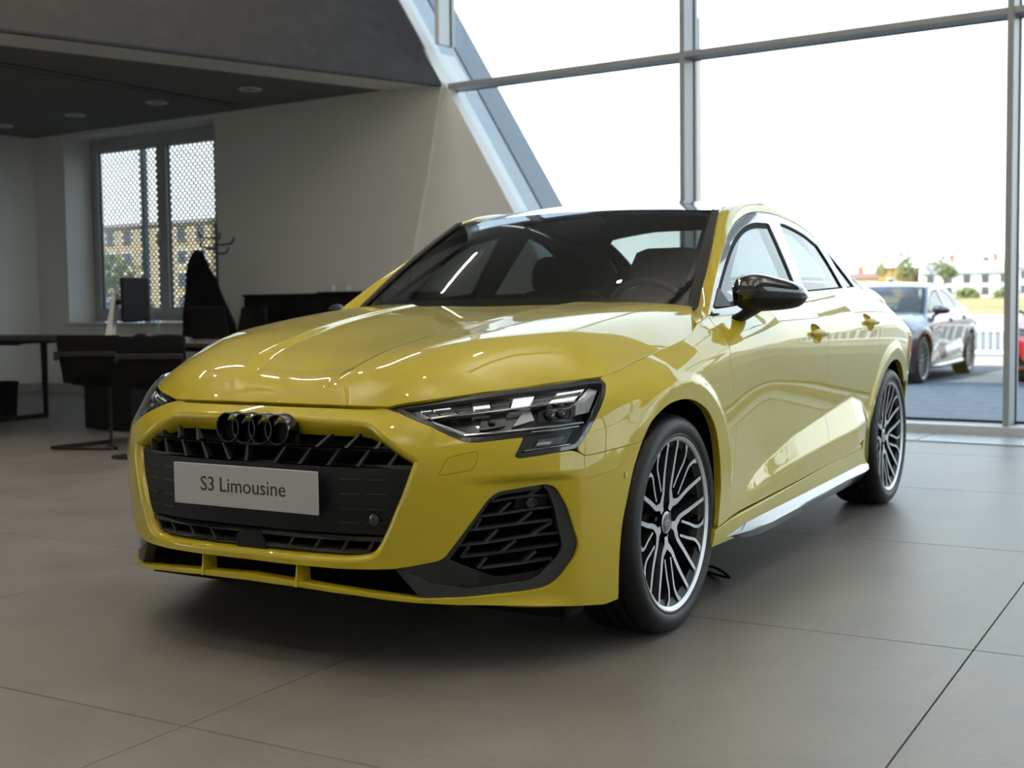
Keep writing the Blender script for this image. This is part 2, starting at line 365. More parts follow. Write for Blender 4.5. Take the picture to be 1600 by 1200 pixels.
# ---- office window: two casements
W1 = empty('window_1', FL, AZ, kind='structure')
n0 = .36
def bars(parent, a0, a1, z0, z1, w, n0, d, m, nm='window_frame'):
    for c, s in ((((a0+a1)/2, z0+w/2), (a1-a0, w)), (((a0+a1)/2, z1-w/2), (a1-a0, w)), ((a0+w/2, (z0+z1)/2), (w, z1-z0-2*w)), ((a1-w/2, (z0+z1)/2), (w, z1-z0-2*w))):
        MB().box((c[0], n0+d/2, c[1]), (s[0], d, s[1]), bev=.005).build(nm, m, parent)
bars(W1, WA0, WA1, WZ0+.015, WZ1, .07, n0+.01, .09, 'window_grey')
for a0, a1 in ((WA0+.06, -9.115), (-9.115, WA1-.06)):
    bars(W1, a0, a1, WZ0+.075, WZ1-.06, .085, n0-.015, .07, 'window_grey', 'casement')
    MB().box(((a0+a1)/2, n0+.03, (WZ0+WZ1)/2), (a1-a0-.16, .006, WZ1-WZ0-.29)).build('pane', 'pane_glass', W1)
    bars(W1, a0+.08, a1-.08, WZ0+.155, WZ1-.14, .010, n0+.005, .03, 'gasket', 'gasket')
b = MB(); b.box((-9.165, n0-.02, 1.78), (.028, .012, .09), bev=.004).box((-9.165, n0-.05, 1.74), (.02, .014, .13), bev=.005).box((-9.165, n0-.035, 1.79), (.018, .03, .018)); b.build('window_handle', 'alu_light', W1)
# ---- perforated metal screen outside the window
b = MB(); px, pz = .076, .036; R0, R1 = px/math.sqrt(3), .0240
hx = [(math.cos(math.radians(30+60*k)), math.sin(math.radians(30+60*k))) for k in range(6)]; sz_ = pz/(R0*1.5)
V, F = [], []
for j in range(78):
    for i in range(56):
        ca, cz = -12.1+i*px+(j % 2)*px/2, .45+j*pz; o = len(V)
        V += [(ca+R0*x, 0, cz+R0*z*sz_) for x, z in hx]+[(ca+R1*x, 0, cz+.0130*z) for x, z in hx]; F += [(o+k, o+(k+1) % 6, o+6+(k+1) % 6, o+6+k) for k in range(6)]
b.add(V, F); PS = empty('metal_screen', tuple(FP(0, .80, 0)), AZ, 'grey perforated metal screen outside the office window', 'screen')
b.build('perforated_sheet', 'screen_metal', PS, rec=False)
for a in (-11.28, -10.02, -8.75): MB().box((a, .05, 1.7), (.06, .06, 3.4)).build('screen_post', 'screen_metal', PS)
# ---- curtain wall
W2 = empty('window_2', FL, AZ, kind='structure')
HT_ = 5.75
for a in (-4.95, -2.5, 0, 2.5, 5.0, 7.5):
    z0 = 0. if a > -3 else 3.32
    MB().box((a+.021, .085, (z0+HT_)/2), (.045, .17, HT_-z0), bev=.003).build('mullion', 'alu_frame' if a > -3 else 'alu_light', W2)
    MB().box((a+.021, .178, (z0+HT_)/2), (.060, .016, HT_-z0)).build('gasket', 'gasket', W2)
    MB().box((a+.021, .215, (z0+HT_)/2), (.050, .05, HT_-z0)).build('mullion_cap', 'alu_frame', W2)
sl_ = .62; da = lambda z: -4.884-sl_*(z-2.96)
ends = [-4.95, -2.5, 0, 2.5, 5.0, 7.5, 10.]
for z in (2.907,):
    for a0, a1 in zip(ends[1:-1], ends[2:]): MB().box(((a0+a1)/2+.021, .085, z+.024), (a1-a0-.046, .17, .048), bev=.003).build('transom', 'alu_frame', W2)
    MB().box(((-4.86-2.5)/2+.021, .085, z+.024), (2.36-.046, .17, .048), bev=.003).build('transom', 'alu_frame', W2)
    MB().box((2.5, .178, z+.024), (14.9, .016, .060)).build('gasket', 'gasket', W2)
MB().box((2.5, .085, HT_-.03), (15.5, .17, .06)).build('transom', 'alu_frame', W2)
MB().box((3.3, .07, .035), (13.6, .22, .07), bev=.004).build('sill', 'alu_light', W2); MB().box((3.3, .175, .085), (13.6, .02, .02)).build('gasket', 'gasket', W2)
for a0, a1 in zip(ends[1:-1], ends[2:]):
    for z0, z1 in ((.07, 2.907), (2.955, HT_-.06)): MB().box(((a0+a1)/2+.02, .178, (z0+z1)/2), (a1-a0-.05, .008, z1-z0)).build('pane', 'pane_glass', W2)
fprism([(da(.07), .07), (-2.52, .07), (-2.52, 2.907), (da(2.907), 2.907)], .174, .182, 'pane', 'pane_glass', W2)
fprism([(da(2.955), 2.955), (-2.52, 2.955), (-2.52, HT_-.06), (da(HT_), HT_-.06)], .174, .182, 'pane', 'pane_glass', W2)
def slant(o0, o1, n0, n1, nm, m, z0=0., z1=6.): fprism([(da(z0)+o0, z0), (da(z0)+o1, z0), (da(z1)+o1, z1), (da(z1)+o0, z1)], n0, n1, nm, m, W2)
slant(-.34, .0, .05, .27, 'slanted_frame', 'wall_white'); slant(-.30, .0, .27, .55, 'slanted_frame', 'alu_frame'); slant(-.30, .006, .55, .575, 'gasket', 'gasket'); slant(-.30, .0, .575, .98, 'slanted_cladding', 'cladding_grey')
# ---- sloping dark fascia, white strip and office ceiling
P0 = FP(-4.885, 0, 2.96); E = np.array([math.cos(math.radians(-20.2)), math.sin(math.radians(-20.2)), 0]); UU = -FD*sl_+np.array([0, 0, 1.]); QN = np.cross(E, UU); QN /= np.linalg.norm(QN); QN = QN if QN[1] < 0 else -QN
Qn = np.array([E[1], -E[0], 0]); Qn = Qn if Qn[1] < 0 else -Qn
b = MB(); c = [P0-E*.02, P0+E*15, P0+E*15+UU*3, P0-E*.02+UU*3]; b.v = [tuple(p) for p in c]+[tuple(p+Qn*.06) for p in c]; b.f = [(0, 1, 2, 3), (4, 5, 6, 7)]+[(i, (i+1) % 4, 4+(i+1) % 4, 4+i) for i in range(4)]; b.mi = [0]*6
st(b.build('wall_1', 'fascia_grey'))
Qn = np.array([E[1], -E[0], 0]); Qn = Qn if Qn[1] < 0 else -Qn
def strip(o0, o1, z0, z1, nm, m):
    b = MB(); c = [P0+Qn*o0, P0+E*15+Qn*o0, P0+E*15+Qn*o1, P0+Qn*o1-E*(.1 if o1 > .1 else 0)]; b.prism([tuple(p[:2]) for p in c], z0, z1, lambda u, v, h: (u, v, h)); return st(b.build(nm, m))
strip(-.004, .05, 2.938, 2.959, 'shadow_strip', 'gasket'); strip(.052, .56, 2.953, 2.985, 'trim_2', 'strip_white')  # first strip: black, puts the shadow line under the fascia edge into colour
OC = tag(bpy.data.objects.new('ceiling', None), kind='structure'); COL.objects.link(OC); OC.location = FL; OC.rotation_euler = FR
pl0 = fl(P0+Qn*.565)[:2]; pn = fl(P0+Qn*1.565)[:2]-pl0
for i in range(6):
    for j in range(8):
        a0, m0 = -11.2+1.27*i-.0, -1.2*(j+1); q = [(a0+.006, m0+.006), (a0+1.264, m0+.006), (a0+1.264, m0+1.194), (a0+.006, m0+1.194)]
        c = clip_half(q, pl0, pn)
        if len(c) >= 3: MB().prism(c, 2.972, 2.995, lambda u, v, h: (u, v, h)).build('ceiling_tile', 'office_ceiling', OC)
MB().prism(clip_half([(-11.2, -10), (-3.0, -10), (-3.0, .1), (-11.2, .1)], pl0, pn), 2.99, 3.05, lambda u, v, h: (u, v, h)).build('ceiling_back', 'gasket', OC)
for k, (lx, ly) in enumerate(((-5.56, -5.63), (-5.63, -6.89), (-5.73, -8.16), (-5.83, -9.41))):
    t = empty('downlight', (lx, ly, 2.962), 0, ['round recessed downlight in dark ceiling nearest the white sloping strip', 'second downlight from the white strip in dark ceiling row', 'third downlight from the white strip, above the window reveal', 'fourth downlight of the ceiling row, cut off at picture edge'][k], 'ceiling light', 'office downlights')
    b = MB(); b.lathe([(.075, .008), (.080, .0), (.105, .0), (.108, .010)], 28, 'z'); b.build('trim_ring', 'alu_light', t, smooth=40)
    b = MB(); b.lathe([(.001, .03), (.04, .028), (.075, .006)], 24, 'z'); b.build('reflector', 'alu_slat', t, smooth=40)
t = empty('slot_diffuser', (-4.7, -6.42, 2.966), math.radians(178), 'long slotted air diffuser set in the dark office ceiling', 'air vent')
for s in (-.045, 0, .045): MB().box((0, s, 0), (2.9, .008, .012)).build('diffuser_rail', 'gasket' if s else 'baseboard_grey', t)
for k in range(10): MB().box((-1.35+k*.30, 0, .004), (.14 if k % 2 else .10, .075, .006)).build('diffuser_blade', 'gasket' if k % 2 else 'alu_slat', t)
# ---- hall ceiling, remaining walls (behind and beside the photographer)
st(MB().box((1.6, 0, HT_+.09), (16.6, 24, .2)).build('ceiling_1', 'hall_ceiling'))
st(MB().box((9.6, -1, 2.9), (.2, 22, 6)).build('wall_near', 'wall_white'))
W3 = empty('window_3', (0, 9.4, 0), 0, kind='structure')
for k in range(4): MB().box((-5.3+2.2*k, 0, 2.87), (.05, .17, 5.75)).build('mullion', 'alu_frame', W3)
for z in (.04, 2.93, 5.7): MB().box((-2.0, 0, z), (6.6, .17, .06)).build('transom', 'alu_frame', W3)
MB().box((-2.0, .09, 2.87), (6.6, .008, 5.7)).build('pane', 'pane_glass', W3)
st(MB().box((5.5, 9.45, 2.87), (8.4, .2, 6)).build('wall_right', 'wall_white'))
lm = sm = None
for i, (x, y) in enumerate(((-4.6, -4.9), (-2.4, -5.2), (-.4, -5.6))):
    t = empty('linear_light', (x, y, HT_-.03), 0, ['slim linear hall light nearest the glass wall', 'slim linear hall light in the middle of its row', 'slim linear hall light farthest from the glass wall'][i], 'ceiling light', 'linear hall lights')
    if lm is None: lm = MB().box((0, 0, .0), (1.5, .06, .02)).build('diffuser', 'light_on', t).data; lh = MB().box((0, 0, .015), (1.54, .08, .03)).build('housing', 'alu_frame', t).data
    else: put(lm, 'diffuser', t); put(lh, 'housing', t)
pd = None  # unseen uplights, added to brighten the ceiling and fill the hall
for i in range(3):
    for j in range(3):
        if j == 0 and i == 0: continue
        t = empty('added_uplight', (-1.6+i*3.4, -3.4+j*4.0, HT_-.85), 0, 'added fill light shining up, %s from the glass wall in the %s row' % (['first', 'second', 'third'][i], ['office side', 'middle', 'right side'][j]), 'ceiling light', 'added fill uplights')
        if pd is None:
            pd = [MB().box((0, 0, 0), (1.5, .12, .05), bev=.008).build('housing', 'alu_light', t).data, MB().box((0, 0, .028), (1.44, .10, .004)).build('diffuser', 'added_fill_glow', t).data, MB().tube([(0, 0, .03), (0, 0, .83)], .005, 6).build('suspension_rod', 'alu_slat', t).data]
        else:
            for nm, me in zip(('housing', 'diffuser', 'suspension_rod'), pd): put(me, nm, t)
for i in range(4):
    for j in range(3):
        t = empty('spot_light', (-2.5+i*2.6, -4.6+j*3.9, HT_-.10), 0, 'small round hall spotlight, %s from the glass wall in the %s row' % (['nearest', 'second', 'third', 'farthest'][i], ['office side', 'middle', 'right side'][j]), 'ceiling light', 'hall spotlights')
        if sm is None:
            b = MB(); b.lathe([(.001, 0), (.035, 0)], 16, 'z'); sm = b.build('lens', 'spot_on', t).data; b = MB(); b.lathe([(.036, -.004), (.045, -.01), (.045, .10), (.001, .10)], 20, 'z'); sh = b.build('housing', 'satin_dark' if 'satin_dark' in MATS else 'gasket', t, smooth=40).data
        else: put(sm, 'lens', t); put(sh, 'housing', t)
# ---- floor convector grille along the glass
for k in range(4):
    a0 = -2.92+k*1.25; t = empty('floor_grille', tuple(FP(a0, -.34, 0)), AZ, None, 'floor vent', 'convector grilles along the glass wall')
    t['label'] = ['light floor grille under the glass wall, hidden behind the yellow car', 'light slatted floor grille between the yellow car tail and right mullion', 'light slatted floor grille at the foot of the right mullion', 'light slatted floor grille beyond the right picture edge'][k]
    for s in (-.22, .22): MB().box((.61, s, .004), (1.235, .02, .012)).build('grille_rail', 'alu_slat', t)
    b = MB()
    for q in range(41): b.box((.01+q*.030, 0, .005), (.013, .42, .010))
    tag(b.build('grille_slats', 'alu_slat', t), kind='stuff')
    MB().box((.61, 0, .0005), (1.235, .43, .002)).build('grille_tray', 'baseboard_grey', t)
# ================================================================ surfaces of the car body
# ---------- small spline tools ----------
class CS:
    """natural cubic spline y(x); values may be vectors"""
    def __init__(s,x,y):
        s.x=np.asarray(x,float);s.y=np.asarray(y,float);n=len(s.x)
        h=np.diff(s.x);A=np.zeros((n,n));b=np.zeros((n,)+s.y.shape[1:])
        A[0,0]=A[-1,-1]=1
        for i in range(1,n-1):
            A[i,i-1]=h[i-1];A[i,i]=2*(h[i-1]+h[i]);A[i,i+1]=h[i]
            b[i]=6*((s.y[i+1]-s.y[i])/h[i]-(s.y[i]-s.y[i-1])/h[i-1])
        s.m=np.linalg.solve(A,b)
    def __call__(s,t):
        t=np.clip(np.asarray(t,float),s.x[0],s.x[-1])
        i=np.clip(np.searchsorted(s.x,t)-1,0,len(s.x)-2)
        h=s.x[i+1]-s.x[i];a=(s.x[i+1]-t)/h;b=(t-s.x[i])/h
        if s.y.ndim>1: h=h[...,None];a=a[...,None];b=b[...,None]
        return a*s.y[i]+b*s.y[i+1]+((a**3-a)*s.m[i]+(b**3-b)*s.m[i+1])*h*h/6
def lin(t,xs,ys): return np.interp(t,xs,ys)
def sst(a,b,t):
    u=np.clip((t-a)/(b-a),0,1);return u*u*(3-2*u)
def sp(t,w):
    """soft ramp max(t,0) with half width w"""
    return np.where(t<-w,0,np.where(t>w,t,(t+w)**2/(4*w)))
# ---------- plan curve of the body ----------
PP=np.array([(.872,-.25),(.880,0),(.872,.25),(.838,.42),(.768,.55),(.67,.665),(.56,.76),(.44,.83),(.28,.880),(0,.903),(-.5,.908),(-1.0,.908),(-1.6,.906),(-2.2,.905),(-2.65,.903),(-3.0,.885),(-3.25,.84),(-3.42,.755),(-3.53,.62),(-3.595,.38),(-3.615,0),(-3.595,-.38)])
def _chord(P): return np.concatenate([[0],np.cumsum(np.linalg.norm(np.diff(P,axis=0),axis=1))])
_t=_chord(PP);_c=CS(_t,PP);_tt=np.linspace(0,_t[-1],6000);_q=_c(_tt);_a=_chord(_q)
_a-=np.interp(_t[1],_tt,_a)
SREAR=float(np.interp(_t[-2],_tt,_a))
_ss=np.linspace(_a[0],_a[-1],1500);_pp=np.stack([np.interp(_ss,_a,_q[:,0]),np.interp(_ss,_a,_q[:,1])],1)
_tan=np.gradient(_pp,_ss,axis=0)
# smooth tangents
for _ in range(12): _tan[1:-1]=(_tan[:-2]+2*_tan[1:-1]+_tan[2:])/4
_tan/=np.linalg.norm(_tan,axis=1)[:,None]
def plan(s):
    return (np.stack([np.interp(s,_ss,_pp[:,0]),np.interp(s,_ss,_pp[:,1])],-1),
            np.stack([np.interp(s,_ss,_tan[:,0]),np.interp(s,_ss,_tan[:,1])],-1))
def s_of_x(x):
    """s on the side for a given x (y>0)"""
    o=np.argsort(_pp[(_ss>.0)&(_ss<SREAR)][:,0]);q=_pp[(_ss>0)&(_ss<SREAR)];s=_ss[(_ss>0)&(_ss<SREAR)]
    return np.interp(x,q[o,0],s[o])
# ---------- inward offset of the belt surface, front part: rows s, columns z ----------
FZ=np.array([.08,.16,.24,.32,.40,.50,.58,.64,.68,.72,.76,.80])
FS=np.array([0,.20,.35,.50,.65,.80,1.0,1.2,1.4])
FT=np.array([
 #.08  .16  .24  .32  .40  .50  .58  .64  .68  .72  .76  .80
 [.030,.014,.010,.006,.002,.004,.018,.040,.086,.162,.25,.34],
 [.030,.014,.010,.006,.002,.004,.018,.040,.086,.162,.25,.34],
 [.032,.016,.012,.010,.006,.008,.022,.046,.084,.142,.22,.31],
 [.034,.018,.014,.012,.008,.006,.014,.040,.070,.110,.17,.25],
 [.034,.020,.014,.010,.006,.002,.010,.030,.055,.085,.135,.20],
 [.034,.018,.010,.006,.004,.000,.008,.024,.044,.068,.110,.165],
 [.034,.014,.006,.002,.000,.000,.006,.016,.030,.050,.085,.135],
 [.034,.014,.006,.002,.000,.000,.004,.010,.020,.038,.075,.125],
 [.034,.014,.006,.002,.000,.000,.002,.006,.014,.030,.068,.115]])
_fz=CS(FZ,FT.T)                 # z -> row over s
def front_in(s,z):
    s=np.asarray(s,float);z=np.asarray(z,float);sh=np.broadcast(s,z).shape
    s=np.broadcast_to(s,sh).ravel();z=np.broadcast_to(z,sh).ravel()
    R=_fz(z)                    # (n, len FS)
    # cubic in s per sample
    B=np.stack([CS(FS,e)(np.clip(s,0,1.4)) for e in np.eye(len(FS))],1)
    i=(R*B).sum(1)
    # recess round the side air intake
    i=i+.018*sst(.60,.80,s)*sst(.531,.513,z)*sst(.975,.86,s)*sst(.16,.21,z)
    return i.reshape(sh)
def zs(x): return lin(x,[-3.6,-3.0,-2.6,-2.0,-1.5,-1.0,-.4,-.2,0,.25],[.78,.82,.885,.885,.872,.865,.842,.812,.772,.735])
def kt(x): return lin(x,[-3.6,-2.6,-1.6,-1.0,-.4,-.2,0,.25],[.9,1.05,1.10,1.12,1.6,1.9,2.0,2.0])
def zbelt(x): return lin(x,[-3.0,-2.5,-1.63,-.6,-.3],[1.045,1.032,.99,.932,.915])
def zfc(x): return lin(x,[-2.5,-2.2,-2.07,-1.92,-1.53,-1.13,-.86,-.69,-.56,-.46],[.40,.485,.536,.561,.519,.474,.421,.385,.348,.30])
def zfb(x): return lin(x,[-2.5,-2.12,-1.52,-1.07,-.78,-.46],[.40,.440,.408,.379,.350,.30])
WX=(0.0,-2.631);WZ=.335
def side_in(x,z):
    i=.0*x+.100*sp(.76-z,.10)*sst(-.22,-.85,x)-.055*sp(.42-z,.10)*sst(-.22,-.85,x)
    i=i+kt(x)*sp(z-zs(x),.035)
    fm=sst(-.40,-.75,x)*sst(-2.32,-2.12,x)
    i=i-fm*.36*(sp(zfc(x)-z,.010)-sp(zfb(x)-z,.018))
    i=i+.35*sp(.24-z,.03)
    for wx in WX:
        r=np.hypot(x-wx,z-WZ)
        i=i+(.10*sp(.408-r,.008)-.013*sst(.440,.404,r))*sst(.36,.5,z)
    return i
def green_y(x,z):
    yb=lin(x,[-3.3,-2.9,-2.5,-2.0,-1.5,-1.0,-.6,-.3],[.66,.715,.745,.770,.782,.788,.786,.782])
    dz=z-zbelt(x)
    return yb-.43*dz-.18*np.maximum(dz,0)**2
def smax(a,b,w):
    d=a-b
    return b+sp(d,w)
def side(s,z):
    """belt surface of the left half: point for arc position s and height z"""
    s=np.asarray(s,float);z=np.asarray(z,float)
    s,z=np.broadcast_arrays(s,z)
    P,T=plan(s);N=np.stack([T[...,1],-T[...,0]],-1)
    x=P[...,0]
    m=sst(1.05,1.45,s)
    a=np.zeros(s.shape)
    f=m<1
    if f.any(): a[f]=front_in(s[f],z[f])
    i=(1-m)*a+m*side_in(x,z)
    # rear end rolls in
    i=i+sst(-3.15,-3.6,x)*.5*sp(z-.93,.06)+sst(-3.0,-3.4,x)*.25*sp(.45-z,.1)
    y=P[...,1]-N[...,1]*i
    g=green_y(x,z)
    gm=sst(-.25,-.45,x)*sst(-3.35,-3.1,x)
    d=np.where(gm>0,sp((g-y),.02)*gm,0)*np.where(z>.9,1,0)
    return np.stack([x-N[...,0]*i,y+d,z],-1)
# ---------- bonnet ----------
HX=np.array([-.65,-.36,-.165,.10,.285,.40,.52,.62,.70,.78])
HY=np.array([0,.25,.5,.7,.82])
HT=np.array([[1.008,1.005,.985,.952,.915],
 [.977,.976,.965,.925,.872],
 [.956,.957,.948,.904,.846],
 [.921,.924,.915,.868,.800],
 [.889,.895,.888,.829,.758],
 [.868,.874,.864,.780,.714],
 [.840,.848,.822,.710,.640],
 [.804,.812,.775,.655,.570],
 [.758,.765,.710,.570,.485],
 [.655,.660,.600,.460,.380]])
_hx=CS(HX,HT)
def hood_z(x,y):
    x=np.asarray(x,float);y=np.asarray(y,float);x,y=np.broadcast_arrays(x,y);sh=x.shape
    a=np.abs(y).ravel();R=_hx(x.ravel())
    YY=np.r_[-HY[:0:-1],HY]
    B=np.stack([CS(YY,e)(a) for e in np.eye(len(YY))],1)
    Bs=B[:,len(HY)-1:].copy();Bs[:,1:]+=B[:,:len(HY)-1][:,::-1]
    z=(R*Bs).sum(1).reshape(sh)
    a=a.reshape(sh)
    # creases
    yo=lin(x,[-.57,-.1,.256,.494,.678,.76],[.70,.652,.609,.545,.432,.36]);z=z-.10*sp(a-yo,.012)+.05*np.maximum(a-yo,0)+.012*sst(.3,0,np.abs(a-yo))
    yi=lin(x,[-.6,.1,.55,.75],[.36,.29,.22,.17]);z=z-(.010*sst(yi+.004,yi-.045,a)+.004*sst(yi,0,a))*sst(.74,.6,x)
    return z
def hood(x,y):
    x,y=np.broadcast_arrays(np.asarray(x,float),np.asarray(y,float))
    return np.stack([x,y,hood_z(x,y)],-1)
# ---------- roof, screens, boot ----------
_rc=RC=CS([-3.0,-2.7,-2.35,-2.0,-1.7,-1.4,-1.2,-1.05,-.8],[1.17,1.265,1.352,1.396,1.407,1.390,1.355,1.310,1.22])
def roof(x,y):
    x,y=np.broadcast_arrays(np.asarray(x,float),np.asarray(y,float))
    a=np.abs(y)
    return np.stack([x,y,_rc(x)-.030*(a/.55)**2.2],-1)
def screen(u,v):
    """windscreen: u in -1..1 across, v 0 at the cowl, 1 at the header"""
    u,v=np.broadcast_arrays(np.asarray(u,float),np.asarray(v,float));a=np.abs(u)
    bx=-.385-.205*a**2.2;by=.698*u;bz=.964-.012*a**2
    tx=-1.118-.025*a**2.2;ty=.573*u;tz=1.338-.024*a**2.2
    b=.022*4*v*(1-v)*(1-.45*a**2)
    return np.stack([bx+(tx-bx)*v+b*.45,by+(ty-by)*v,bz+(tz-bz)*v+b*.9],-1)
def backlight(u,v):
    u,v=np.broadcast_arrays(np.asarray(u,float),np.asarray(v,float));a=np.abs(u)
    bx=-3.02+.13*a**2.2;by=.60*u;bz=1.085-.02*a**2
    tx=-2.36+.06*a**2.2;ty=.50*u;tz=1.352-.055*a**2.2
    b=.02*4*v*(1-v)
    return np.stack([bx+(tx-bx)*v-b*.45,by+(ty-by)*v,bz+(tz-bz)*v+b*.9],-1)
def boot(x,y):
    x,y=np.broadcast_arrays(np.asarray(x,float),np.asarray(y,float));a=np.abs(y)
    z=lin(x,[-3.56,-3.50,-3.2,-2.9],[1.045,1.055,1.062,1.085])-.05*(a/.65)**2.4
    return np.stack([x,y,z],-1)
# ================================================================ the yellow saloon
mat('car_paint', (.455, .355, .005), .5, 0, 1.0, .25, coatr=.005)
mat('gloss_black', (.008, .008, .009), .12, 0, 1.0, .5)
mat('satin_black', (.007, .0073, .0078), .5, 0, 0, .25)
mat('matt_black', (.006, .006, .007), .75, 0, 0, .2)
mat('void_black', (.002, .002, .002), .9, 0, 0, .05)
mat('black_chrome', (.07, .072, .078), .18, 1.0, .5)
mat('bright_chrome', (.75, .76, .77), .12, 1.0)
mat('machined_alloy', (.50, .51, .53), .44, .85, .5)
mat('dark_alloy', (.010, .011, .012), .3, .3, .6)
mat('rubber', (.0065, .0065, .007), .5, 0, 0, .35, bump=(60, .08))
mat('brake_iron', (.20, .20, .21), .4, .9)
mat('brake_red', (.30, .01, .01), .35, 0, .5)
mat('lamp_white', (.82, .84, .85), .2, 0, .6, emit=(1, 1, 1), estr=.35)
mat('lamp_grey', (.08, .085, .09), .35, .4, .5)
mat('lamp_silver', (.42, .44, .47), .25, .6, .5)
mat('lamp_dark', (.012, .013, .014), .25, .2, .6)
mat('lamp_red', (.35, .012, .012), .15, 0, 1.)
mat('plate_grey', (.40, .41, .41), .45)
mat('plate_letters', (.015, .015, .016), .5)
mat('seat_dark', (.020, .020, .022), .8)
mat('cabin_dark', (.012, .012, .013), .7)
mat('headliner', (.10, .10, .10), .9)
mat('mirror_silver', (.8, .82, .84), .03, 1.)
glassmat('screen_glass', (.50, .54, .53), 1.5)
glassmat('side_glass', (.20, .24, .26), 1.55)
glassmat('lamp_glass', (.93, .95, .96), 1.16)
def side_x(x, z): return side(s_of_x(x), z)
def body(s, z):
    s, z = np.broadcast_arrays(np.asarray(s, float), np.asarray(z, float)); p = side(np.abs(s), z)
    return np.stack([p[..., 0], np.where(s < 0, -1, 1)*p[..., 1], p[..., 2]], -1)
def sunk(f, d, flip=False):
    """the surface f moved inwards by d"""
    return lambda u, v: f(u, v)-surf_normal(f, np.asarray(u, float), np.asarray(v, float), (2e-3, 2e-3), flip)*d
def green(x, z):
    x, z = np.broadcast_arrays(np.asarray(x, float), np.asarray(z, float)); return np.stack([x, green_y(x, z), z], -1)
def sym(seg): return [(-u, v, *r) for u, v, *r in seg[::-1]]
def full(half):
    """half outline from the centre line out and back to it -> closed symmetric outline"""
    return half+[(-q[0], *q[1:]) for q in half[::-1] if abs(q[0]) > 1e-6]
CAR = empty('car', (0, 0, 0), 0, 'glossy yellow saloon car with black roof on the showroom floor', 'car')
def X2S(l): return [(float(s_of_x(q[0])), *q[1:]) for q in l]
# ---- outlines on the belt surface (arc position, height)
GRILLE = full([(0, .668), (.118, .668), (.30, .665), (.360, .659, .03), (.513, .583, .025), (.505, .56, .02), (.478, .488), (.432, .385, .05), (.395, .340, .04), (.320, .327, .03), (.172, .325), (0, .325)])
g_out = outline(*[(q[0]*1.0+np.sign(q[0])*.016*(abs(q[0]) > .3), q[1]+(.016 if q[1] > .64 else -.016 if q[1] < .36 else 0), *q[2:]) for q in GRILLE], step=.02)
g_in = outline(*GRILLE, step=.02)
L_half = [(0, .298), (.30, .297), (.39, .299, .03), (.46, .302, .04), (.582, .323, .02), (.705, .478, .015), (.733, .494, .02), (.868, .506, .02), (.896, .496, .012), (.926, .445), (.962, .338, .02), (.949, .303, .02), (.905, .248, .02), (.872, .226, .02), (.804, .220), (.646, .219), (.528, .221, .02), (.503, .223), (.426, .232), (.318, .241), (.18, .249), (0, .255)]
low_hole = outline(*full(L_half), step=.02)
HLB = [(.461, .697), (.555, .665), (.623, .633, .03), (.650, .625, .03), (.674, .622, .01), (.807, .631, .01), (.777, .583, .012), (.788, .577, .012), (.940, .590, .01), (.962, .583)]
ARCH_F = [(1.208, .591), (1.163, .516), (1.134, .437), (1.115, .372), (1.107, .30), (1.106, .245), (1.111, .166)]
bumper = [(0, .7035), (.2, .7035), (.36, .7045), (.399, .709)]+HLB+[(.985, .572), (1.09, .581), (1.208, .591)]+[tuple(q) for q in crom(ARCH_F, 4)[1:]]+[(1.057, .160), (.875, .179), (.697, .196), (.519, .211), (.354, .227), (.179, .236), (0, .238)]
flap = outline((.575, .546, .01), (.600, .588, .012), (.683, .602, .012), (.672, .562, .015), (.655, .551, .01), (.583, .541, .01), step=.01)
panel('front_bumper', body, outline(*full(bumper), step=.018), 'car_paint', CAR, [g_out, low_hole, flap], .0105,
      hlip=[((.004, .0008), (.012, .006), (.0155, .012), (.0165, .05)), ((.001, .001), (.0018, .004), (.002, .035)), ((.0004, .0006), (.0006, .006))])
FB = CAR.children[-1]
# fins of the lower lip
for y in (-.166, .166):
    b = MB(); V = []
    for z, w, x0 in ((.238, .017, .874), (.27, .010, .869), (.302, .005, .866)):
        V += [(x0, y-w*.25, z), (x0, y+w*.25, z), (x0-.045, y+w, z), (x0-.045, y-w, z)]
    b.grid(np.array(V)[[0, 1, 2, 3, 4, 5, 6, 7, 8, 9, 10, 11]], 1, 1); b.v = [tuple(v) for v in V]
    b.f = [(i*4+j, i*4+(j+1) % 4, i*4+4+(j+1) % 4, i*4+4+j) for i in (0, 1) for j in range(4)]+[(0, 3, 2, 1), (8, 9, 10, 11)]; b.mi = [0]*len(b.f)
    b.build('bumper_fin', 'car_paint', FB)
panel('tow_cover', body, flap, 'car_paint', FB, step=.012, off=0, gap=.0016, lip=((.0004, .0006), (.0006, .006)), mirror=False)
# ---- bonnet
def hood_front(y, z=.7085):
    xs = np.linspace(.70, .775, 151); return float(np.interp(-z, -hood_z(xs, np.full(151, y)), xs))
hood_half = [(hood_front(y), y) for y in (0, .08, .16, .22, .28, .34, .375)]+[tuple(q) for q in crom([(.741, .392), (.716, .452), (.691, .496), (.649, .547), (.609, .583), (.564, .615), (.506, .650), (.450, .688), (.420, .711), (.373, .745), (.340, .764), (.296, .784), (.235, .795), (.157, .799), (.038, .806), (-.086, .814), (-.181, .816), (-.245, .815)], 3)]+[(-.290, .818, .03), (-.36, .805, .02), (-.585, .700, .01), (-.50, .60), (-.43, .4), (-.40, .2), (-.395, 0)]
hh = [(y, x, *r) for x, y, *r in hood_half]
ho = outline(*full(hh), step=.018)
panel('bonnet', lambda v, u: hood(u, v), ho, 'car_paint', CAR, step=.0115, flip=True, gap=.0032, lip=((.0015, .002), (.0025, .006), (.002, .03)))
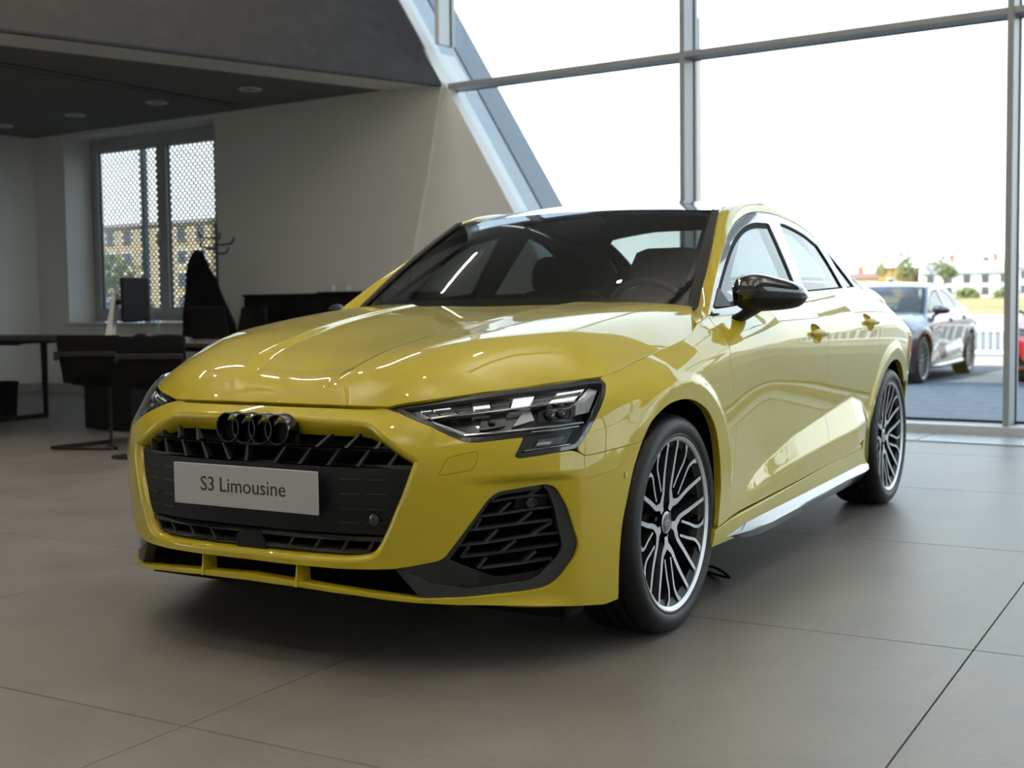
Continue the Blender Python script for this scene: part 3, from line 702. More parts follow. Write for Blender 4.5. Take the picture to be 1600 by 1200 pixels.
# ---- wings, doors, quarters
DA = [(-.505, .928), (-.46, .895), (-.405, .85), (-.39, .79), (-.420, .70), (-.450, .60), (-.458, .5), (-.442, .4), (-.412, .28)]
DBm = [(-1.632, .990), (-1.565, .93), (-1.515, .885), (-1.495, .83), (-1.500, .743), (-1.515, .65), (-1.53, .51), (-1.475, .322)]
DC = [(-2.56, 1.020), (-2.43, .975), (-2.375, .92), (-2.345, .85), (-2.325, .78), (-2.305, .69), (-2.265, .60), (-2.215, .50), (-2.13, .42), (-2.06, .372), (-1.97, .357)]
arch_f = [(1.768, .385), (1.746, .478), (1.708, .571), (1.644, .636), (1.568, .671), (1.472, .690), (1.366, .686), (1.305, .666), (1.254, .639), (1.208, .591)]
fender = [(1.133, .757, .008), (1.128, .770, .008), (1.150, .775), (1.30, .798), (1.54, .836), (1.678, .861), (1.735, .876, .02), (1.775, .887), (1.832, .905)]+X2S([(-.505, .928)])+[tuple(q) for q in crom(X2S(DA), 4)[1:]]+[(1.735, .268)]+[(1.745, .30)]+[tuple(q) for q in crom(arch_f, 5)]+[(1.09, .581), (.985, .572), (.965, .584), (.962, .596), (1.042, .672), (1.116, .742)]
FEN = panel('front_wing', side, outline(*fender, step=.018), 'car_paint', CAR, step=.012, mirror=True, lip=((.0012, .0012), (.0018, .004), (.0018, .024)))
def ell(cx, cz, rx, rz, n=28): return np.array([(cx+rx*math.cos(t), cz+rz*math.sin(t)) for t in np.linspace(0, 2*math.pi, n, endpoint=False)])
HND = [(-1.345, .845), (-2.155, .872)]
door_f = [(-.505, .928), (-.961, .943), (-1.30, .966), (-1.596, .9865), (-1.632, .990)]
door_f = X2S(door_f)+[tuple(q) for q in crom(X2S(DBm), 4)[1:]]+X2S([(-1.3, .313), (-.812, .291), (-.412, .28)])+[tuple(q) for q in crom(X2S(DA), 4)[::-1][1:-1]]
h0, h1 = [ell(float(s_of_x(x)), z, .072, .040) for x, z in HND]
DF = panel('front_door', side, outline(*door_f, step=.018), 'car_paint', CAR, [h0], step=.012, mirror=True, hlip=((.001, .0005), (.002, .002)))
door_r = X2S([(-1.632, .990), (-2.029, 1.007), (-2.4, 1.017), (-2.56, 1.020)])+[tuple(q) for q in crom(X2S(DC), 4)[1:]]+X2S([(-1.81, .338), (-1.475, .322)])+[tuple(q) for q in crom(X2S(DBm), 4)[::-1][1:-1]]
DR = panel('rear_door', side, outline(*door_r, step=.018), 'car_paint', CAR, [h1], step=.012, mirror=True, hlip=((.001, .0005), (.002, .002)))
def rear_arch(n=20, r=.358):
    """arch opening, from the front foot over the top to the rear foot"""
    A = np.radians(np.linspace(205, -14, n)); return [(-2.631-r*math.cos(math.pi-a)*-1 if False else -2.631-r*math.cos(a)*-1*-1, .335+r*math.sin(a)) for a in A]
ra = [(-2.631+.358*math.cos(a), .335+.353*math.sin(a)) for a in np.radians(np.linspace(-17, 195, 24))]
quarter = X2S([(-2.56, 1.020), (-2.66, 1.035), (-2.85, .985), (-3.15, .95), (-3.32, .935), (-3.31, .86), (-3.16, .80), (-3.10, .70), (-3.06, .60), (-2.97, .58)])
ra_q = [q for q in X2S(ra)[::-1] if q[1] < .5 and q[0] > 4.09]
arc = [q for q in X2S(ra)]           # front foot ... rear foot (x from -2.29 to -2.98)
arc_up = [q for q in arc if not (q[0] > 4.09 and q[1] < .56)]
quarter += arc_up[::-1]+X2S([(-2.27, .262), (-2.10, .262), (-2.03, .330)])+X2S([(-2.06, .372)])+[tuple(q) for q in crom(X2S(DC[:-1]), 4)[::-1][1:-1]]
QP = panel('rear_wing', side, outline(*quarter, step=.018), 'car_paint', CAR, step=.014, mirror=True, lip=((.0012, .0012), (.0018, .004), (.0018, .024)))
sill = X2S([(-.268, .262), (-.41, .2745), (-.812, .2875), (-1.3, .3095), (-1.475, .3185), (-1.81, .334), (-1.97, .352), (-2.035, .345), (-2.10, .262), (-2.05, .245), (-1.2, .222), (-.45, .203), (-.252, .208)])
def sillf(s, z):
    p = side(s, z).copy(); p[..., 1] = .893-1.2*sp(.232-z, .02)*0-.6*sp(z-.30-.03*(s-2)/1.6, .012)*.3+.010*sst(.18, .26, z); return p
SI = panel('sill', sillf, outline(*sill, step=.018), 'car_paint', CAR, step=.014, mirror=True)
rb = [(float(s_of_x(-2.965)), .578), (float(s_of_x(-3.06)), .598), (float(s_of_x(-3.2)), .60), (SREAR-.4, .60), (SREAR, .60), (SREAR, .22), (SREAR-.5, .22), (float(s_of_x(-3.25)), .22), (float(s_of_x(-3.03)), .22), (float(s_of_x(-2.985)), .26), (float(s_of_x(-2.992)), .36), (float(s_of_x(-2.985)), .46)]
panel('rear_bumper', side, outline(*rb, step=.02), 'car_paint', CAR, step=.02, mirror=True)
tl = [(float(s_of_x(-3.115)), .70), (float(s_of_x(-3.165)), .797), (float(s_of_x(-3.315)), .855), (SREAR-.05, .86), (SREAR-.05, .75), (SREAR-.5, .72)]
panel('tail_lamp', side, outline(*tl, step=.02), 'lamp_red', CAR, step=.02, mirror=True)
bt = [(float(s_of_x(-3.07)), .603), (SREAR, .603), (SREAR, .745), (SREAR-.05, .745), (SREAR-.5, .715), (float(s_of_x(-3.11)), .695)]
panel('boot_panel', side, outline(*bt, step=.02), 'car_paint', CAR, step=.02, mirror=True)
bt = [(float(s_of_x(-3.32)), .862), (SREAR-.03, .864), (SREAR-.03, .75), (SREAR, .75), (SREAR, .99), (SREAR-.4, .985), (float(s_of_x(-3.33)), .935)]
panel('boot_edge', side, outline(*bt, step=.02), 'car_paint', CAR, step=.02, mirror=True)
# ---- roof rail strips: windscreen pillar, cant rail and rear pillar in one sweep
co = [(-.375, .905), (-.49, .926), (-.616, .998), (-.835, 1.123), (-1.073, 1.237), (-1.247, 1.291), (-1.441, 1.327), (-1.686, 1.335), (-1.912, 1.316), (-2.101, 1.277), (-2.31, 1.197), (-2.467, 1.123), (-2.656, 1.034), (-2.85, .985), (-3.15, .95), (-3.33, .936)]
yo_ = [None]*12+['s']*3
O = np.array([[x, green_y(x, z) if k < 13 else side_x(np.array([x]), np.array([z]))[0, 1], z] for k, (x, z) in enumerate(co)])
O[0] = side_x(np.array([-.375]), np.array([.906]))[0]; O[1] = side_x(np.array([-.49]), np.array([.930]))[0]
I = [(-.535, .708, .945)]+[tuple(screen(np.array([1.012]), np.array([v]))[0]) for v in (0., .14, .40, .71, .985)]
I += [tuple(roof(np.array([x]), np.array([y]))[0]) for x, y in ((-1.36, .552), (-1.66, .547), (-1.9, .541), (-2.12, .533), (-2.37, .515))]
I += [tuple(backlight(np.array([1.01]), np.array([v]))[0]) for v in (.62, .14)]+[(-3.0, .605, 1.055), (-3.2, .60, 1.035), (-3.40, .575, 1.02)]
I = np.array(I); tk = np.arange(len(O), dtype=float); cO, cI = CS(tk, O), CS(tk, I)
bulge = CS(tk, [.003, .003, .003, .004, .010, .020, .026, .022, .020, .018, .016, .014, .012, .014, .016, .01])
def rail(t, w):
    t, w = np.broadcast_arrays(np.asarray(t, float), np.asarray(w, float)); a, b = cO(t), cI(t); d = b-a
    T = cO(t+.01)-cO(t-.01)+cI(t+.01)-cI(t-.01); n = np.cross(T, d); n /= np.linalg.norm(n, axis=-1)[..., None]+1e-12
    n = np.where(n[..., 1:2]+n[..., 2:3] < 0, -n, n); q = 4*w*(1-w)
    return a+d*w[..., None]+n*(bulge(t)*q)[..., None]
ro = np.array([(t, 0.) for t in np.linspace(0, 15, 151)]+[(15., w) for w in np.linspace(0, 1, 8)[1:-1]]+[(t, 1.) for t in np.linspace(15, 0, 151)]+[(0., w) for w in np.linspace(1, 0, 8)[1:-1]])
panel('roof_rail', rail, ro, 'car_paint', CAR, step=.012, sc=(.22, .12), gap=.001, mirror=True, flip=bool(surf_normal(rail, np.array([5.]), np.array([.5]))[0, 1] < 0), stretch=(1.5, 1))
ro2 = np.array([(t, 0.) for t in np.linspace(6, 13, 71)]+[(13., .5)]+[(t, 1.) for t in np.linspace(13, 6, 71)]+[(6., .5)])
panel('pillar_lining', rail, ro2, 'cabin_dark', CAR, step=.03, sc=(.22, .12), gap=.004, mirror=True, flip=bool(surf_normal(rail, np.array([5.]), np.array([.5]))[0, 1] < 0), off=-.022, lip=None)
# ---- roof, screens
rf = [(0, -1.142), (.3, -1.155), (.5, -1.178), (.562, -1.20, .02), (.552, -1.36), (.547, -1.66), (.541, -1.9), (.533, -2.12), (.515, -2.345, .03), (.3, -2.365), (0, -2.37)]
rfl = surf_normal(lambda v, u: roof(u, v), np.array([.1]), np.array([-1.7]))[0, 2] < 0
panel('roof_panel', lambda v, u: roof(u, v), outline(*full(rf), step=.03), 'gloss_black', CAR, step=.025, flip=bool(rfl))
sf = surf_normal(screen, np.array([.1]), np.array([.5]))[0, 2] < 0
gl = full([(0, -.02), (.5, -.02), (1.0, -.02), (1.005, .3), (1.005, .6), (1.0, .99, .01), (.5, .995), (0, .995)])
so_ = outline(*gl, step=.03, sc=(.7, .8)); si_ = outline(*full([(0, .075), (.5, .075), (.90, .085, .04), (.945, .13), (.95, .5), (.945, .945, .03), (.5, .955), (0, .955)]), step=.03, sc=(.7, .8))
panel('windscreen', screen, so_, 'screen_glass', CAR, step=.03, sc=(.7, .8), flip=bool(sf), lip=None)
panel('windscreen_border', screen, so_, 'matt_black', CAR, [si_], step=.03, sc=(.7, .8), flip=bool(sf), off=-.004, lip=None, gap=.002)
tr = outline((.980, -.03), (1.030, -.03), (1.032, .3), (1.030, .6), (1.022, .985), (.976, .992), (.978, .6), (.980, .3), step=.02, sc=(.7, .8))
panel('windscreen_trim', screen, tr, 'satin_black', CAR, step=.012, sc=(.7, .8), flip=bool(sf), off=.012, mirror=True, lip=((.001, .001), (.0018, .004), (.0018, .008)))
bf = surf_normal(backlight, np.array([.1]), np.array([.5]))[0, 2] < 0
bo = outline(*full([(0, 0), (.9, 0), (1.05, .03), (1.06, .97), (.9, 1.01), (0, 1.01)]), step=.03, sc=(.58, .7))
panel('rear_screen', backlight, bo, 'screen_glass', CAR, step=.03, sc=(.58, .7), flip=bool(bf), off=-.004, lip=None)
panel('rear_screen_border', backlight, bo, 'matt_black', CAR, [outline(*full([(0, .06), (.85, .06, .05), (.92, .9, .04), (0, .93)]), step=.03, sc=(.58, .7))], step=.03, sc=(.58, .7), flip=bool(bf), off=-.008, lip=None)
bl = surf_normal(lambda v, u: boot(u, v), np.array([.1]), np.array([-3.2]))[0, 2] < 0
panel('boot_lid', lambda v, u: boot(u, v), outline(*full([(0, -3.02), (.5, -2.95), (.60, -2.92), (.595, -3.2), (.57, -3.42), (.4, -3.52), (0, -3.55)]), step=.02), 'car_paint', CAR, step=.02, flip=bool(bl))
# ---- side windows
dlo = [[(-.500, .929), (-.616, .998), (-.835, 1.123), (-1.073, 1.237), (-1.247, 1.289), (-1.441, 1.325), (-1.686, 1.333), (-1.912, 1.314), (-2.101, 1.275), (-2.31, 1.195), (-2.467, 1.121), (-2.656, 1.033)], (-2.64, 1.022), (-2.03, 1.008), (-1.596, .988), (-.961, .943), (-.52, .927)]
wf = [[(-.585, .954), (-.772, 1.062), (-1.041, 1.193), (-1.245, 1.258), (-1.40, 1.284), (-1.555, 1.290)], (-1.585, 1.288, .015), (-1.545, 1.05), (-1.525, 1.006, .01), (-1.30, .987), (-.961, .963), (-.60, .948, .01)]
wr = [(-1.735, 1.298, .01), [(-1.80, 1.298), (-1.908, 1.283), (-2.03, 1.258), (-2.155, 1.218)], (-2.20, 1.15), (-2.255, 1.04), (-2.27, 1.024, .008), (-1.63, 1.006, .01)]
wq = [(-2.262, 1.198, .01), (-2.365, 1.130), (-2.46, 1.060), (-2.50, 1.030, .008), (-2.335, 1.026, .008)]
WF, WR, WQ = [outline(*k, step=.02) for k in (wf, wr, wq)]
gfl = bool(surf_normal(green, np.array([-1.5]), np.array([1.15]))[0, 1] < 0)
WT = panel('window_frame', green, outline(*dlo, step=.02), 'gloss_black', CAR, [WF, WR, WQ], step=.02, flip=gfl, off=-.001, mirror=True, gap=.001, lip=((.001, .002), (.0015, .02)), hlip=((.0015, .001), (.003, .006), (.003, .014)))
for nm, w in (('side_window', WF), ('side_window', WR), ('quarter_window', WQ)):
    panel(nm, green, w, 'side_glass', CAR, step=.03, flip=gfl, off=-.009, mirror=True, gap=-.004, lip=None)
for w_, d_ in ((WF, .020), (WR, .010), (WQ, .008)): panel('window_seal', green, inset(w_, -.003, np.array([1., 1.])), 'matt_black', CAR, [inset(w_, d_, np.array([1., 1.]))], step=.02, flip=gfl, off=-.0065, mirror=True, gap=0, lip=None)
panel('mirror_triangle', green, outline((-.588, .956), (-.70, 1.022, .01), (-.745, .958, .01), step=.02), 'satin_black', CAR, step=.02, flip=gfl, off=.002, mirror=True, gap=0)
panel('belt_trim', green, outline((-.53, .931), (-.961, .947), (-1.596, .992), (-2.03, 1.012), (-2.55, 1.021), (-2.55, 1.009), (-2.03, .999), (-1.596, .979), (-.961, .934), (-.53, .922), step=.02), 'gloss_black', CAR, step=.02, flip=gfl, off=.010, mirror=True, lip=((.0015, .002), (.0015, .03)))
# door handles
for k, (dd, (hx, hz)) in enumerate(((DF, HND[0]), (DR, HND[1]))):
    hs = float(s_of_x(hx))
    def bowl(s, z, hs=hs, hz=hz):
        r2 = np.clip(((s-hs)/.0725)**2+((z-hz)/.0405)**2, 0, 1); p = side(s, z); return p-np.stack([0*r2, .030*(1-r2)**.8, 0*r2], -1)
    panel('handle_bowl', bowl, ell(hs, hz, .0725, .0405), 'car_paint', dd, step=.008, gap=0, lip=None, mirror=True)
    for mi in (0, 1):
        b = MB(); V = []; n = 26
        for i in range(n):
            t = -1+2*i/(n-1); w = max(0., 1-abs(t)**3.2)**.5; px = hx-.015+.108*t
            c = side_x(np.array([px]), np.array([hz+.004]))[0]; d = .030*(max(0, 1-t*t))**.6
            for a in np.linspace(0, 2*math.pi, 12, endpoint=False):
                V.append((px, (c[1]+d-.004+.0085*w*math.cos(a))*(1 if mi == 0 else -1), hz+.004+.0155*w*math.sin(a)))
        b.f = [(i*12+j, (i+1)*12+j, (i+1)*12+(j+1) % 12, i*12+(j+1) % 12) for i in range(n-1) for j in range(12)]; b.v = V; b.mi = [0]*len(b.f)
        b.build('door_handle', 'car_paint', dd[mi], smooth=60)
# ---- mirrors
ma, mb_ = np.array([-.62, .84, 0]), np.array([-.86, 1.01, 0]); md = mb_-ma; mn = np.array([md[1], -md[0], 0]); mn /= np.linalg.norm(mn); mn = mn if mn[0] > 0 else -mn
mt = CS([-.018, .026, .097, .185, .407, .723, .907, .981], [1.012, 1.037, 1.057, 1.066, 1.061, 1.039, 1.019, 1.008]); mbm = CS([-.018, .026, .079, .2, .389, .715, .907, .981], [1.004, .980, .958, .942, .939, .945, .964, .985])
mdp = CS([-.018, .05, .2, .5, .8, .981], [.012, .05, .075, .085, .07, .02])
for mi in (0, 1):
    if mi: ma, mb_ = np.array([-.80, .80, 0]), np.array([-1.07, .815, 0]); md = mb_-ma; mn = np.array([md[1], -md[0], 0])/np.linalg.norm(md)   # the far mirror is folded in
    sg = 1 if mi == 0 else -1; t0 = np.r_[np.linspace(-.018, .12, 8), np.linspace(.16, .8, 14), np.linspace(.84, .981, 9)]; V = []; nn = 32
    for t in t0:
        zt, zb, dp = float(mt(t)), float(mbm(t)), float(mdp(t))*(.75 if mi else 1); zc = 1.003-.012*t; c = ma+md*t
        for a in np.linspace(0, 2*math.pi, nn, endpoint=False):
            ca, sa = math.cos(a), math.sin(a); zz = zc+(zt-zc)*abs(sa)**.85*(sa > 0)-(zc-zb)*abs(sa)**.8*(sa <= 0)
            if ca >= 0: w = dp*abs(ca)**.8
            else: w = -.035*min(1, dp/.06)*abs(ca)**.35
            if ca >= 0 and sa < 0: w *= .92
            p = c+mn*w; V.append((p[0], sg*p[1], zz))
    b = MB(); b.grid(V, 1, 1); b.v = [tuple(v) for v in V]; m_ = len(t0)
    for i in range(m_-1):
        for j in range(nn):
            z_ = (V[i*nn+j][2]+V[i*nn+(j+1) % nn][2])/2; b.f.append((i*nn+j, (i+1)*nn+j, (i+1)*nn+(j+1) % nn, i*nn+(j+1) % nn)); b.mi.append(0 if z_ > .985-.03*0 else 1)
    b.f += [tuple(range(nn)), tuple((m_-1)*nn+j for j in range(nn))]; b.mi += [0, 0]
    M_ = b.build('door_mirror', ['gloss_black', 'satin_black'], CAR, smooth=50)
    b = MB(); st = [(np.array([-.70, .80, .905]), .055, .012), (np.array([-.705, .84, .925]), .05, .014), (np.array([-.69, .875, .945]), .045, .018), (np.array([-.69, .90, .962]), .05, .02)]; V = []
    for p, lx, lz in st:
        for a in np.linspace(0, 2*math.pi, 16, endpoint=False): V.append((p[0]+lx*math.cos(a), sg*(p[1]-.01*math.sin(a)), p[2]+lz*math.sin(a)))
    b.v = V; b.f = [(i*16+j, (i+1)*16+j, (i+1)*16+(j+1) % 16, i*16+(j+1) % 16) for i in range(3) for j in range(16)]+[tuple(range(16)), tuple(48+j for j in range(16))]; b.mi = [0]*len(b.f)
    b.build('mirror_stalk', 'satin_black', M_, smooth=50)
    b = MB(); p0 = ma+md*.93+mn*.018; p1 = ma+md*.985
    b.tube([(p[0], sg*p[1], z) for p, z in ((ma+md*.80+mn*.070, .992), (ma+md*.90+mn*.045, .994), (ma+md*.965+mn*.02, 1.0))], .004, 8)
    b.build('indicator_lens', 'lamp_silver', M_, smooth=50)
    b = MB(); b.prism([(.08, -.042), (.75, -.035), (.88, .0), (.7, .03), (.2, .045), (.06, .02)], -.046, -.036, lambda u, v, h: ((ma+md*u+mn*h)[0], sg*(ma+md*u+mn*h)[1], 1.003+v)); b.build('mirror_glass', 'mirror_silver', M_)
# ---- side skirts
for mi in (0, 1):
    sg = 1 if mi == 0 else -1; V = []; xs = [-.375, -.42, -.55, -.75, -1.2, -1.7, -2.0, -2.08, -2.12]
    for x in xs:
        k = lin(x, [-2.12, -2.0, -.55, -.375], [.262, .272, .249, .226]); tp = lin(x, [-2.12, -2.06, -.6, -.375], [.35, 1, 1, .12])
        for y, z in ((.80, k), (.888, k), (.896, k-.004), (.926-.03*(1-tp), k-.034*tp), (.927-.03*(1-tp), k-.040*tp), (.905-.02*(1-tp), k-.075*tp), (.80, k-.085*tp)): V.append((x, sg*y, z))
    b = MB(); b.grid(V, len(xs), 7); b.f += [tuple(range(7)), tuple((len(xs)-1)*7+j for j in range(7))]; b.mi += [0, 0]
    b.build('side_skirt', 'gloss_black', CAR, smooth=35)
# ---- head lamps
HLO = [(.399, .712), (.648, .736), (.831, .753), (1.076, .769), (1.120, .768, .012), (1.133, .755, .01), (1.118, .742), (1.042, .672), (.963, .596, .012), (.940, .592), (.790, .579, .01), (.778, .585, .008), (.808, .632, .006), (.674, .623, .01), (.650, .626, .03), (.623, .634, .03), (.555, .666), (.461, .698)]
hl_out = outline(*HLO, step=.012)
hl_in = inset(hl_out, .0105, np.array([1., 1.]))
def bil(q, u, v):
    a, b, c, d = [np.array(k) for k in q]; return tuple((a*(1-u)+b*u)*(1-v)+(d*(1-u)+c*u)*v)
for sg in (1, -1):
    fB = lambda u, v, sg=sg: body(np.asarray(u, float), v)*np.array([1, sg, 1])
    HLp = panel('headlamp', fB, hl_out, 'gloss_black', CAR, [inset(hl_out, .0100, np.array([1., 1.]))], step=.01, flip=sg < 0, off=-.0015, gap=.0005, hlip=((.001, .001), (.002, .05)))
    panel('lamp_housing', fB, hl_out, 'lamp_dark', HLp, step=.015, flip=sg < 0, off=-.055, lip=None, gap=-.002)
    panel('lamp_lens', fB, hl_out, 'lamp_glass', HLp, step=.012, flip=sg < 0, off=-.0005, lip=None, gap=.001)
    s22, s45 = [(lambda u, v, h, d=d, sg=sg: sunk(fB, d-h, sg < 0)(np.array([u]), np.array([v]))[0]) for d in (.022, .045)]
    Q = [(.505, .719), (1.078, .763), (1.000, .729), (.556, .696)]; cu = [0, .077, .187, .297, .402, .521, .655, .79, 1.0]
    lit = {(0, 0), (1, 0), (3, 1), (5, 0), (5, 1), (5, 2), (7, 0), (7, 2)}
    for i in range(8):
        for j in range(3):
            u0, u1 = cu[i]+.006, cu[i+1]-.006; v0, v1 = j/3+.035, (j+1)/3-.035
            b = MB(); b.prism([bil(Q, u0, v0), bil(Q, (u0+u1)/2, v0), bil(Q, u1, v0), bil(Q, u1, v1), bil(Q, (u0+u1)/2, v1), bil(Q, u0, v1)], -.02, .0, s22)
            b.build('lamp_segment', 'lamp_white' if (i, j) in lit else 'lamp_grey', HLp)
    def bar(pts, w, h0=-.012, h1=.004, nm='lamp_trim', m='bright_chrome', f=s22):
        P = np.array(pts); T = np.gradient(P, axis=0); T /= np.linalg.norm(T, axis=1)[:, None]; N = np.stack([-T[:, 1], T[:, 0]], 1)*w/2
        b = MB(); b.prism([tuple(q) for q in P+N]+[tuple(q) for q in (P-N)[::-1]], h0, h1, f); return b.build(nm, m, HLp)
    bar([(.556, .6925), (.65, .700), (.766, .7085), (.88, .7165), (.996, .724)], .0045)
    bar([(.560, .682), (.60, .666), (.648, .648), (.73, .650), (.809, .655), (.91, .659), (1.006, .663)], .0045)
    b = MB(); b.prism([(.455, .7205), (.488, .7195), (.557, .6935), (.540, .6900)], -.015, .003, s22); b.build('lamp_trim', 'lamp_silver', HLp)
    b = MB(); b.prism([(.556, .688), (.572, .683), (.655, .653), (.640, .646)], -.015, .002, s22); b.build('lamp_trim', 'lamp_silver', HLp)
    b = MB(); b.prism([(1.078, .758), (1.108, .752), (1.036, .690), (.986, .684), (1.004, .722)], -.03, .0, s22); b.build('lamp_trim', 'lamp_silver', HLp)
    b = MB(); b.prism([(1.074, .750), (1.100, .747), (1.036, .694), (1.005, .690), (1.018, .716)], -.0, .002, s22); b.build('lamp_segment', 'lamp_silver', HLp)
    b = MB(); b.prism([(.833, .712), (.856, .712), (.861, .685), (.793, .672)], -.012, .004, s45); b.build('lamp_wedge', 'lamp_silver', HLp)
    for q in ([(.883, .714), (.990, .718), (.978, .682), (.872, .680)], [(.705, .700), (.778, .704), (.774, .677), (.698, .669)]):
        b = MB(); b.prism(q, -.02, .0, s45); m_ = b.build('lamp_projector', 'gloss_black', HLp)
    for cs, cz, r in ((.915, .699, .015), (.955, .701, .013), (.735, .688, .011)):
        b = MB(); c = s45(cs, cz, .004); n = surf_normal(fB, np.array([cs]), np.array([cz]), (2e-3, 2e-3), sg < 0)[0]
        a1 = np.cross(n, [0, 0, 1]); a1 /= np.linalg.norm(a1); a2 = np.cross(n, a1)
        V = [c+(a1*math.cos(t)+a2*math.sin(t))*r*math.cos(p)+n*r*.6*math.sin(p) for p in np.linspace(0, 1.5, 6) for t in np.linspace(0, 2*math.pi, 16, endpoint=False)]
        b.v = [tuple(v) for v in V]; b.f = [(i*16+j, i*16+(j+1) % 16, (i+1)*16+(j+1) % 16, (i+1)*16+j) for i in range(5) for j in range(16)]+[tuple(80+j for j in range(16))]; b.mi = [0]*len(b.f)
        b.build('lamp_projector', 'gloss_black', HLp, smooth=60)
    for k, q in enumerate(([(.838, .646), (.985, .652), (.952, .606), (.812, .598)], [(.866, .628), (.950, .632), (.930, .611), (.850, .608)])):
        b = MB(); b.prism(q, -.02, .0 if k == 0 else .006, s45); b.build('lamp_projector', 'lamp_grey' if k else 'gloss_black', HLp)
    bar([(.838, .648), (.91, .650), (.988, .654)], .003); bar([(.812, .597), (.88, .601), (.952, .606)], .003, m='lamp_silver')
    b = MB(); b.prism([(.862, .619), (.905, .621), (.897, .613), (.853, .612)], -.01, .010, s45); b.build('lamp_segment', 'lamp_silver', HLp)
# ---- grille
mat('grille_bar', (.020, .0195, .019), .45, 0, 0, .45)
GR = panel('grille', body, outline(*[(q[0]*1.05, .50+(q[1]-.50)*1.07, *q[2:]) for q in GRILLE], step=.03), 'void_black', CAR, step=.03, off=-.062, lip=None)
def gpt(d): return lambda u, v, h: sunk(body, d-h)(np.array([u]), np.array([v]))[0]
g30 = gpt(.030)
def ingr(s): return .50*(1) if s else .5
def gbar(s0, s1, z, th=.011, h=.022, nm='grille_bar', sag=0.):
    n = max(2, int(abs(s1-s0)/.06)); top = [(s0+(s1-s0)*i/n, z+th/2) for i in range(n+1)]; bot = [(s0+(s1-s0)*i/n, z-th/2) for i in range(n+1)][::-1]
    b = MB(); b.prism(top+bot, -h*.6, h*.4, g30); return b.build(nm, 'grille_bar', GR)
def gpost(s0, z0, s1, z1, w=.012, h=.018):
    b = MB(); b.prism([(s0-w/2, z0), (s0+w/2, z0), (s1+w*.3, z1), (s1-w*.3, z1)], -h*.6, h*.5, g30); b.build('grille_bar', 'grille_bar', GR)
for z, hw in ((.615, .485), (.565, .515), (.372, .42), (.338, .37)): gbar(-hw, hw, z)
for z0, z1, xs in ((.615, .657, (.215, .305, .395)), (.565, .611, (.08, .165, .255, .345, .435)), (.338, .368, (.13, .215, .30, .375))):
    for x in xs:
        for sg in (1, -1): gpost(sg*x, z0, sg*(x+.032*(1 if z0 > .4 else .6)), z1)
for x in (-.02,): gpost(x, .565, x, .61)
pg = outline(*full([(0, .562), (.50, .562), (.508, .552, .02), (.475, .478), (.438, .392), (.425, .384), (0, .384)]), step=.03)
panel('grille_panel', body, pg, 'satin_black', GR, step=.03, off=-.022, flip=False)
for z in (.530, .492, .452, .415):
    for sg in (1, -1):
        for k in (.33, .41):
            if k < .47-(.53-z)*.45: gbar(sg*(k-.035), sg*(k+.025), z, .004, .002, 'grille_rib'); GR.children[-1].location = tuple(surf_normal(body, np.array([sg*k]), np.array([z]))[0]*.010)
b = MB(); b.prism([(-.05, .352), (-.035, .374), (.035, .374), (.05, .352), (.05, .315), (-.05, .315)], -.01, .012, g30); b.build('radar_sensor', 'satin_black', GR)
b = MB(); b.lathe([(.001, .006), (.012, .006), (.016, .004), (.016, -.01)], 20, 'x', tuple(sunk(body, .02)(np.array([.40]), np.array([.425]))[0])); b.build('parking_sensor', 'gloss_black', GR, smooth=40)
